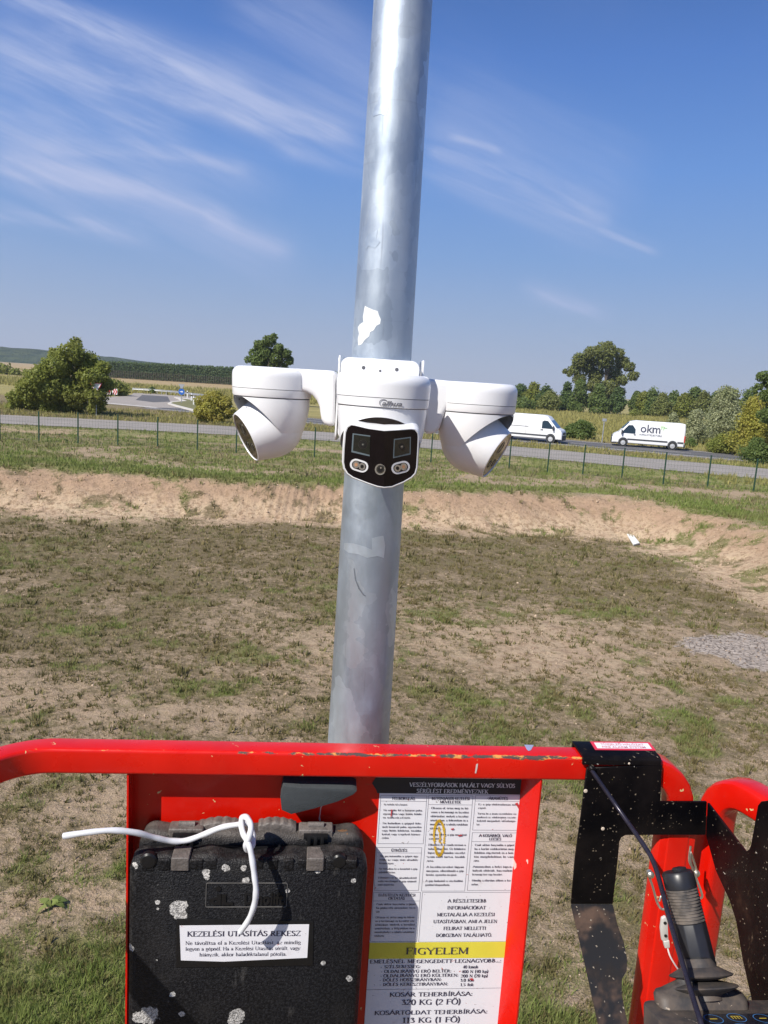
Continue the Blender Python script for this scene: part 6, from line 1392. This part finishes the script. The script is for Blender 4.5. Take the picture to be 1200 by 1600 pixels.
# label plate and embossed badge on the front
tl_ = tfr
def QF(x, y, k): a, z = PT(x, y, tfr); return F(a, tfr - k, z)
mb = MB(); mb.plate([QF(276, 1435, .0016), QF(490, 1438, .0016), QF(489, 1508, .0016), QF(275, 1511, .0016)], EN * .003); mb.build('label_frame', smooth_b, bx, bevel=.0012)
mb = MB(); mb.plate([QF(281, 1445, .0022), QF(483, 1443, .0022), QF(480, 1495, .0022), QF(350, 1501, .0022), QF(283, 1499, .0022)], EN * .0005); lb = mb.build('label', white_s, bx, smooth=False)
lt = MB(); pl_ = lambda a, b_: F(a, tfr - .0026, b_)
def ctext(mb, txt, x0, x1, y, h_, bold):
    a, z = PT(x0, y, tfr); b_ = PT(x1, y, tfr)[0]; serif(mb, txt, pl_, a, z, h_, b_ - a, bold)
ctext(lt, 'KEZELÉSI UTASÍTÁS REKESZ', 293, 470, 1461.5, .0088, .19); lt.build('label_heading', boldtxt, lb, smooth=False, fixn=False)
lt = MB()
ctext(lt, 'Ne távolítsa el a Kezelési Utasítást, az mindig', 290, 470, 1474.5, .0062, .13); ctext(lt, 'legyen a gépnél. Ha a Kezelési Utasítás sérült, vagy', 290, 469, 1483.6, .0062, .13); ctext(lt, 'hiányzik, akkor haladéktalanul pótolja.', 312, 448, 1492.5, .0062, .13)
lt.build('label_text', boldtxt, lb, smooth=False, fixn=False)
# badge: thin raised frame and raised letters
mb = MB(); a, z = PT(384, 1400, tfr); a0, zA = PT(322, 1379, tfr); a1, zB = PT(448, 1417, tfr)
o_ = rrect(a1 - a0, zA - zB, .003, 4, (a0 + a1) / 2, (zA + zB) / 2); i_ = rrect(a1 - a0 - .002, zA - zB - .002, .0025, 4, (a0 + a1) / 2, (zA + zB) / 2); n = len(o_)
mb.add([F(x, tfr - .0012, z) for x, z in o_] + [F(x, tfr - .0012, z) for x, z in i_] + [F(x, tfr + .001, z) for x, z in o_] + [F(x, tfr + .001, z) for x, z in i_],
       [(i, (i + 1) % n, n + (i + 1) % n, n + i) for i in range(n)] + [(2 * n + i, 2 * n + (i + 1) % n, (i + 1) % n, i) for i in range(n)] + [(n + i, n + (i + 1) % n, 3 * n + (i + 1) % n, 3 * n + i) for i in range(n)])
bf = mb.build('badge_frame', simple('badge_edge_highlight', (.11, .105, .10), .5, var=.5, scale=80), bx, smooth=False)  # paler grey paints the highlight along the raised black frame
mb = MB()
def thick(mb, vs, fs, place, dep):
    n = len(vs); top = [place(x, y, dep) for x, y in vs]; bot = [place(x, y, -.0005) for x, y in vs]
    from collections import Counter
    ec = Counter(); 
    for f in fs:
        for i in range(len(f)): ec[(f[i], f[(i + 1) % len(f)])] += 1
    side = [(a, b_, b_ + n, a + n) for (a, b_) in ec if (b_, a) not in ec]
    mb.add(top + bot, [tuple(f) for f in fs] + side)
vs, fs, x0_, x1_ = text_geo('Dinolift', .030, .0009, 0, 3); w_ = PT(443, 1410, tfr)[0] - PT(382, 1410, tfr)[0]; sx_ = PT(382, 1410, tfr)[0]; zz = PT(400, 1412, tfr)[1]
thick(mb, vs, fs, lambda x, y, d: F(sx_ + (x - x0_) / (x1_ - x0_) * w_, tfr - d, zz + y * .95), .0016)
vs, fs, x0_, x1_ = text_geo('dL', .028, .0014, 0, 3); w_ = PT(362, 1410, tfr)[0] - PT(325, 1410, tfr)[0]; sx_2 = PT(327, 1410, tfr)[0]
thick(mb, vs, fs, lambda x, y, d: F(sx_2 + (x - x0_) / (x1_ - x0_) * w_, tfr - d, zz + y * .85), .0016)
mb.lathe([(.0045, -.001), (.0045, .0018)], F(PT(341, 1388, tfr)[0], tfr, PT(341, 1388, tfr)[1]), -EN, 16)
mb.build('badge_lettering', smooth_b, bx, smooth=False)

# ---- white cable tied round the case's handle
wire_m = simple('white_cable_sheath', (.62, .63, .65), .4, var=.08, scale=60)
def W3(x, y, t): a, z = PT(x, y, t); return F(a, t, z)
t = thing('white_cable', W3(374, 1457, -.085), 'white plastic cable knotted on the case handle, one end sticking out left', 'cable', rz=BA)
p1 = [W3(99, 1306.5, -.075), W3(135, 1301, -.075), W3(175, 1297.5, -.07), W3(212, 1301, -.06), W3(243, 1309, -.045), W3(268, 1314, -.035), W3(292, 1313, -.032), W3(318, 1304, -.035), W3(346, 1293, -.04), W3(374, 1288, -.042), W3(386, 1287, -.04), W3(394, 1300, -.042), W3(395, 1318, -.055), W3(388, 1328, -.066), W3(384, 1322, -.072), W3(390, 1306, -.070), W3(392, 1290, -.062), W3(386, 1278, -.048), W3(379, 1277, -.036), W3(377, 1286, -.046), W3(380, 1302, -.062), W3(389, 1320, -.075), W3(394, 1342, -.082), W3(397.5, 1368, -.088), W3(400, 1392, -.092), W3(397, 1415, -.092), W3(388, 1438, -.090), W3(375.5, 1456, -.087)]
mb = MB(); mb.tube(spline(p1, 7), .0046, 14, scale=[1 + .05 * math.sin(i * .9) + .04 * math.sin(i * .37 + 1) for i in range(len(spline(p1, 7)))]); mb.build('sheath', wire_m, t)

# ================================================================== CONTROL CONSOLE
con = thing('control_console', at_y(1105, 1640, .95), 'dark control console with a ribbed joystick in a rubber gaiter', 'control console')
rubb, g, b = newmat('dusty_grey_rubber'); o = g.obj()
c = g.mix(g.mr(g.noise(o, 25, 5, .65), .35, .65), (.035, .033, .034), (.095, .075, .060)); c = g.mix(specks(g, o, 120, .15, .15), c, (.32, .26, .2)); g.put(b.inputs['Base Color'], c); b.inputs['Roughness'].default_value = .6; bump(g, b, g.noise(o, 140, 3), .3, .0008)
grip_m, g, b = newmat('ribbed_grip_rubber'); o = g.obj(); g.put(b.inputs['Base Color'], g.mix(g.noise(o, 60, 4), (.010, .010, .012), (.026, .026, .030))); b.inputs['Roughness'].default_value = .36
rib_m, g, b = newmat('dusty_ribs'); o = g.obj(); g.put(b.inputs['Base Color'], g.mix(g.mr(g.noise(o, 60, 4), .3, .7), (.040, .037, .036), (.15, .125, .105))); b.inputs['Roughness'].default_value = .6
jb = at_y(1094, 1512, .99); jt = at_y(1058, 1361, 1.05); ax = (jt - jb); JL = ax.length; ax.normalize(); rj = .0232
mb = MB(); mb.lathe([(rj * 1.0, 0), (rj * 1.02, .004), (rj * 1.0, JL * .46), (rj * .97, JL * .47)], jb, ax, 10); mb.build('grip_base', grip_m, con, bevel=.003, ang=40)
mb = MB(); prof = []; z_ = JL * .47
while z_ < JL * .82: prof += [(rj * .93, z_), (rj * 1.0, z_ + .0006), (rj * 1.0, z_ + .0022), (rj * .93, z_ + .0030)]; z_ += .0042
mb.lathe(prof, jb, ax, 32); mb.build('grip_ribs', rib_m, con, ang=30)
mb = MB(); mb.lathe([(rj * .98, JL * .82), (rj * 1.0, JL * .84), (rj * .99, JL * .97), (rj * .88, JL), (rj * .5, JL * 1.004), (.0001, JL * 1.004)], jb, ax, 32); mb.build('grip_cap', grip_m, con)
mb = MB(); mb.box(jb + ax * (JL * 1.0) + Vector((.004, 0, .0)), (.016, .016, .012), ax.to_track_quat('Z', 'Y').to_matrix()); mb.build('thumb_switch', grip_m, con, bevel=.003)
# gaiter: stacked discs sharing the console's tilt
cnb = Vector((-.10, .60, .79)).normalized(); cn = Vector((-.02, .34, .94)).normalized()
def disc_at(x, y, Y, half_px): return at_y(x, y, Y), half_px * Y / FPX
g1, r1 = disc_at(1095, 1523, .975, 54); g2, r2 = disc_at(1097, 1541, .965, 61)
mb = MB()
mb.lathe([(rj * .8, .020), (r1 * .55, .010), (r1 * .97, .0012), (r1, 0), (r1 * .96, -.0016), (r1 * .45, -.007)], g1, cnb, 40, ref=(1, -.3, 0)); 
mb.lathe([(r1 * .45, .007), (r2 * .55, .006), (r2 * .97, .001), (r2, -.0004), (r2 * .96, -.002), (r2 * .50, -.010), (r2 * .52, -.016)], g2, cnb, 40, ref=(1, -.3, 0)); mb.build('gaiter', rubb, con, ang=25)
# square gaiter foot and console housing
tfm = cn.to_track_quat('Z', 'Y').to_matrix(); exx = (Vector((1, .098, 0)) - cn * Vector((1, .098, 0)).dot(cn)).normalized(); eyy = cn.cross(exx)
def CP(o3, a, b_, c): return o3 + exx * a + eyy * b_ + cn * c
gc = at_y(1107, 1580, .93)
mb = MB()
secs = [(.129, .034, .0, .012), (.129, .034, .010, .012), (.124, .030, .0145, .012), (.112, .024, .0165, .010), (.060, .022, .026, .010), (.055, .020, .034, .009)]
for w_, h_, c, r_ in secs: mb.v += []
vs = []; n = None
for w_, h_, c, r_ in secs:
    rr_ = rrect(w_, h_, r_, 5); n = len(rr_); vs += [CP(gc, x, y + .019 + c * .35, c) for x, y in rr_]
mb.add(vs, [(k * n + i, k * n + (i + 1) % n, (k + 1) * n + (i + 1) % n, (k + 1) * n + i) for k in range(len(secs) - 1) for i in range(n)] + [tuple(range(n - 1, -1, -1)), tuple(range((len(secs) - 1) * n, len(secs) * n))])
mb.build('gaiter_foot', rubb, con, ang=40)
mb = MB(); rr_ = rrect(.34, .20, .018, 5); mb.plate([CP(gc, x + .088, y - .062, -.0005) for x, y in rr_], cn * -.055); mb.build('housing', rubb, con, bevel=.004, ang=40)
panel_b = simple('dark_button_panel', (.012, .014, .022), .3, var=.4, scale=60); blue_r = simple('blue_button_ring', (.06, .19, .42), .4); yel_r = simple('yellow_symbol', (.62, .46, .05), .4)
mb = MB(); p0 = at_plane(1100, 1572, CP(gc, 0, 0, .0015), cn); 
def CPX(x, y, c=.0015): return at_plane(x, y, CP(gc, 0, 0, c), cn)
mb = MB(); mb.plate([CPX(1098, 1584, .002), CPX(1215, 1583, .002), CPX(1230, 1660, .002), CPX(1085, 1660, .002)], cn * -.004); mb.build('button_panel', panel_b, con, bevel=.0008)
def ring3(cx, cy, rad, th, c):
    q_ = CPX(cx, cy, c); n = 32; vs = [q_ + exx * (r_ * math.cos(2 * math.pi * i / n)) + eyy * (r_ * math.sin(2 * math.pi * i / n)) for r_ in (rad, rad - th) for i in range(n)]
    return vs, [(i, (i + 1) % n, n + (i + 1) % n, n + i) for i in range(n)]
for cx, cy in ((1115, 1592), (1151, 1590), (1192, 1591), (1163, 1606), (1206, 1607)):
    mb = MB(); vs, fs = ring3(cx, cy, .0125, .0011, .0042); mb.add(vs, fs); bt = mb.build('button_ring', blue_r, con, smooth=False, fixn=False)
    mb = MB(); q_ = CPX(cx, cy, .0044)
    if cx == 1151:
        for x, y in ((-.006, 0), (-.002, .0), (.002, 0), (.006, 0)): mb.add([q_ + exx * (x + a) + eyy * (y + c) for a, c in ((-.0006, -.0035), (.0006, -.0035), (.0006, .0035), (-.0006, .0035))], [(0, 1, 2, 3)])
        mb.add([q_ + exx * a + eyy * c for a, c in ((-.0066, .0035), (.0066, .0035), (.0066, .0046), (-.0066, .0046))], [(0, 1, 2, 3)])
    else: mb.add([q_ + exx * a + eyy * c for a, c in ((-.005, -.001), (.005, -.001), (.005, .001), (-.005, .001))], [(0, 1, 2, 3)])
    mb.build('symbol', yel_r, bt, smooth=False, fixn=False)
# ---- lynch pins and lanyard on the red upright
pin_m = simple('zinc_wire_clip', (.55, .50, .42), .35, .85, var=.2, scale=80)
def clip(lbl, pts, extra=None):
    q_ = [at_y(x, y, Y) for x, y, Y in pts]; t = thing('spring_clip', q_[-1], lbl, 'clip', 'spring clips on the red uprights')
    mb = MB(); mb.tube(spline(q_, 5), .0020, 8)
    mb.build('wire', pin_m, t)
    if extra:
        mb = MB(); mb.lathe([(.0062, -.006), (.0062, .004), (.003, .0065), (.0001, .007)], at_y(*extra), (0, -1, .2), 14); mb.build('pin_head', pin_m, t, bevel=.001)
clip('bent wire spring clip on the left red upright beside the joystick', [(1012, 1364, 1.17), (1020, 1386, 1.165), (1026, 1408, 1.16), (1033, 1420, 1.158), (1041, 1419, 1.158), (1043, 1410, 1.16), (1034, 1400, 1.162), (1030, 1408, 1.16)], (1016, 1366, 1.17))
clip('long looped wire spring clip hanging between the two red uprights', [(1079, 1322, 1.19), (1077, 1345, 1.185), (1084, 1358, 1.182), (1090, 1368, 1.18), (1086, 1352, 1.18), (1079, 1332, 1.182), (1080, 1350, 1.178), (1090, 1378, 1.172), (1097, 1398, 1.168), (1095, 1404, 1.168)], (1087, 1364, 1.18))
lan = simple('pale_lanyard_crimp', (.62, .60, .57), .5, .2); q_ = at_y(1037, 1450, 1.14)
t = thing('lanyard_crimp', at_y(1043, 1478, 1.14), 'pale metal lanyard crimp with a thin wire left of the joystick', 'lanyard')
mb = MB(); mb.plate([at_y(x, y, 1.14) for x, y in ((1034, 1436), (1041, 1433), (1044, 1440), (1045, 1470), (1041, 1474), (1034, 1470), (1032, 1452))], (0, .007, 0)); mb.build('crimp_body', lan, t, bevel=.0025)
mb = MB(); mb.plate([at_y(x, y, 1.139) for x, y in ((1037, 1472), (1046, 1470), (1047, 1481), (1039, 1482))], (0, .008, 0)); mb.build('ferrule', lan, t, bevel=.001)
for x, y in ((1039, 1442), (1040, 1462)): mb = MB(); mb.lathe([(.0026, 0), (.0026, .0006), (.0001, .0007)], at_y(x, y, 1.139), (0, -1, 0), 10); mb.build('rivet', dark_hole, t)
mb = MB(); mb.tube(spline([at_y(1043, 1481, 1.142), at_y(1047, 1494, 1.13), at_y(1055, 1508, 1.10), at_y(1062, 1518, 1.06)], 5), .0013, 6); mb.build('thin_wire', lan, t)
# broad-leaved weed on the bare ground
wc = at_z(80, 1420, PIT); wc.z = float(terrain_z(wc.x, wc.y)); t = thing('broad_leaved_weed', wc, 'flat broad-leaved weed on bare soil left of the red panel', 'plant')
rr = random.Random(8); mb = MB(); st = MB()
for k in range(11):
    a = rr.uniform(0, 6.28); L = rr.uniform(.09, .19); d = Vector((math.cos(a) * 1.25, math.sin(a), 0)); n_ = Vector((-d.y, d.x, 0)).normalized(); w_ = L * .2
    P_ = [wc + Vector((0, 0, .02)), wc + d * L * .35 + n_ * w_ + Vector((0, 0, .06)), wc + d * L * .35 - n_ * w_ + Vector((0, 0, .07)), wc + d * L * .75 + n_ * w_ * .9 + Vector((0, 0, .055)), wc + d * L * .75 - n_ * w_ * .9 + Vector((0, 0, .045)), wc + d * L + Vector((0, 0, .015))]
    mb.add(P_, [(0, 1, 2), (1, 3, 4, 2), (3, 5, 4)])
mb.build('leaf_rosette', grass_green, t, smooth=True); st.tube([wc, wc + Vector((0, 0, .05))], .006, 6); st.build('stem', grass_green, t)

# ================================================================== HAZE (thin evening-dust air, one closed box)
hz = MB(); hz.box((0, 900, 60), (5200, 2400, 2 * 66)); hm = bpy.data.materials.new('thin_haze'); hm.use_nodes = True; nt = hm.node_tree; nt.nodes.clear()
pv = nt.nodes.new('ShaderNodeVolumePrincipled'); pv.inputs['Density'].default_value = .00021; pv.inputs['Color'].default_value = (.80, .88, 1, 1); pv.inputs['Anisotropy'].default_value = .2
nt.links.new(pv.outputs[0], nt.nodes.new('ShaderNodeOutputMaterial').inputs['Volume'])
tag(hz.build('haze', hm, smooth=False), kind='stuff')
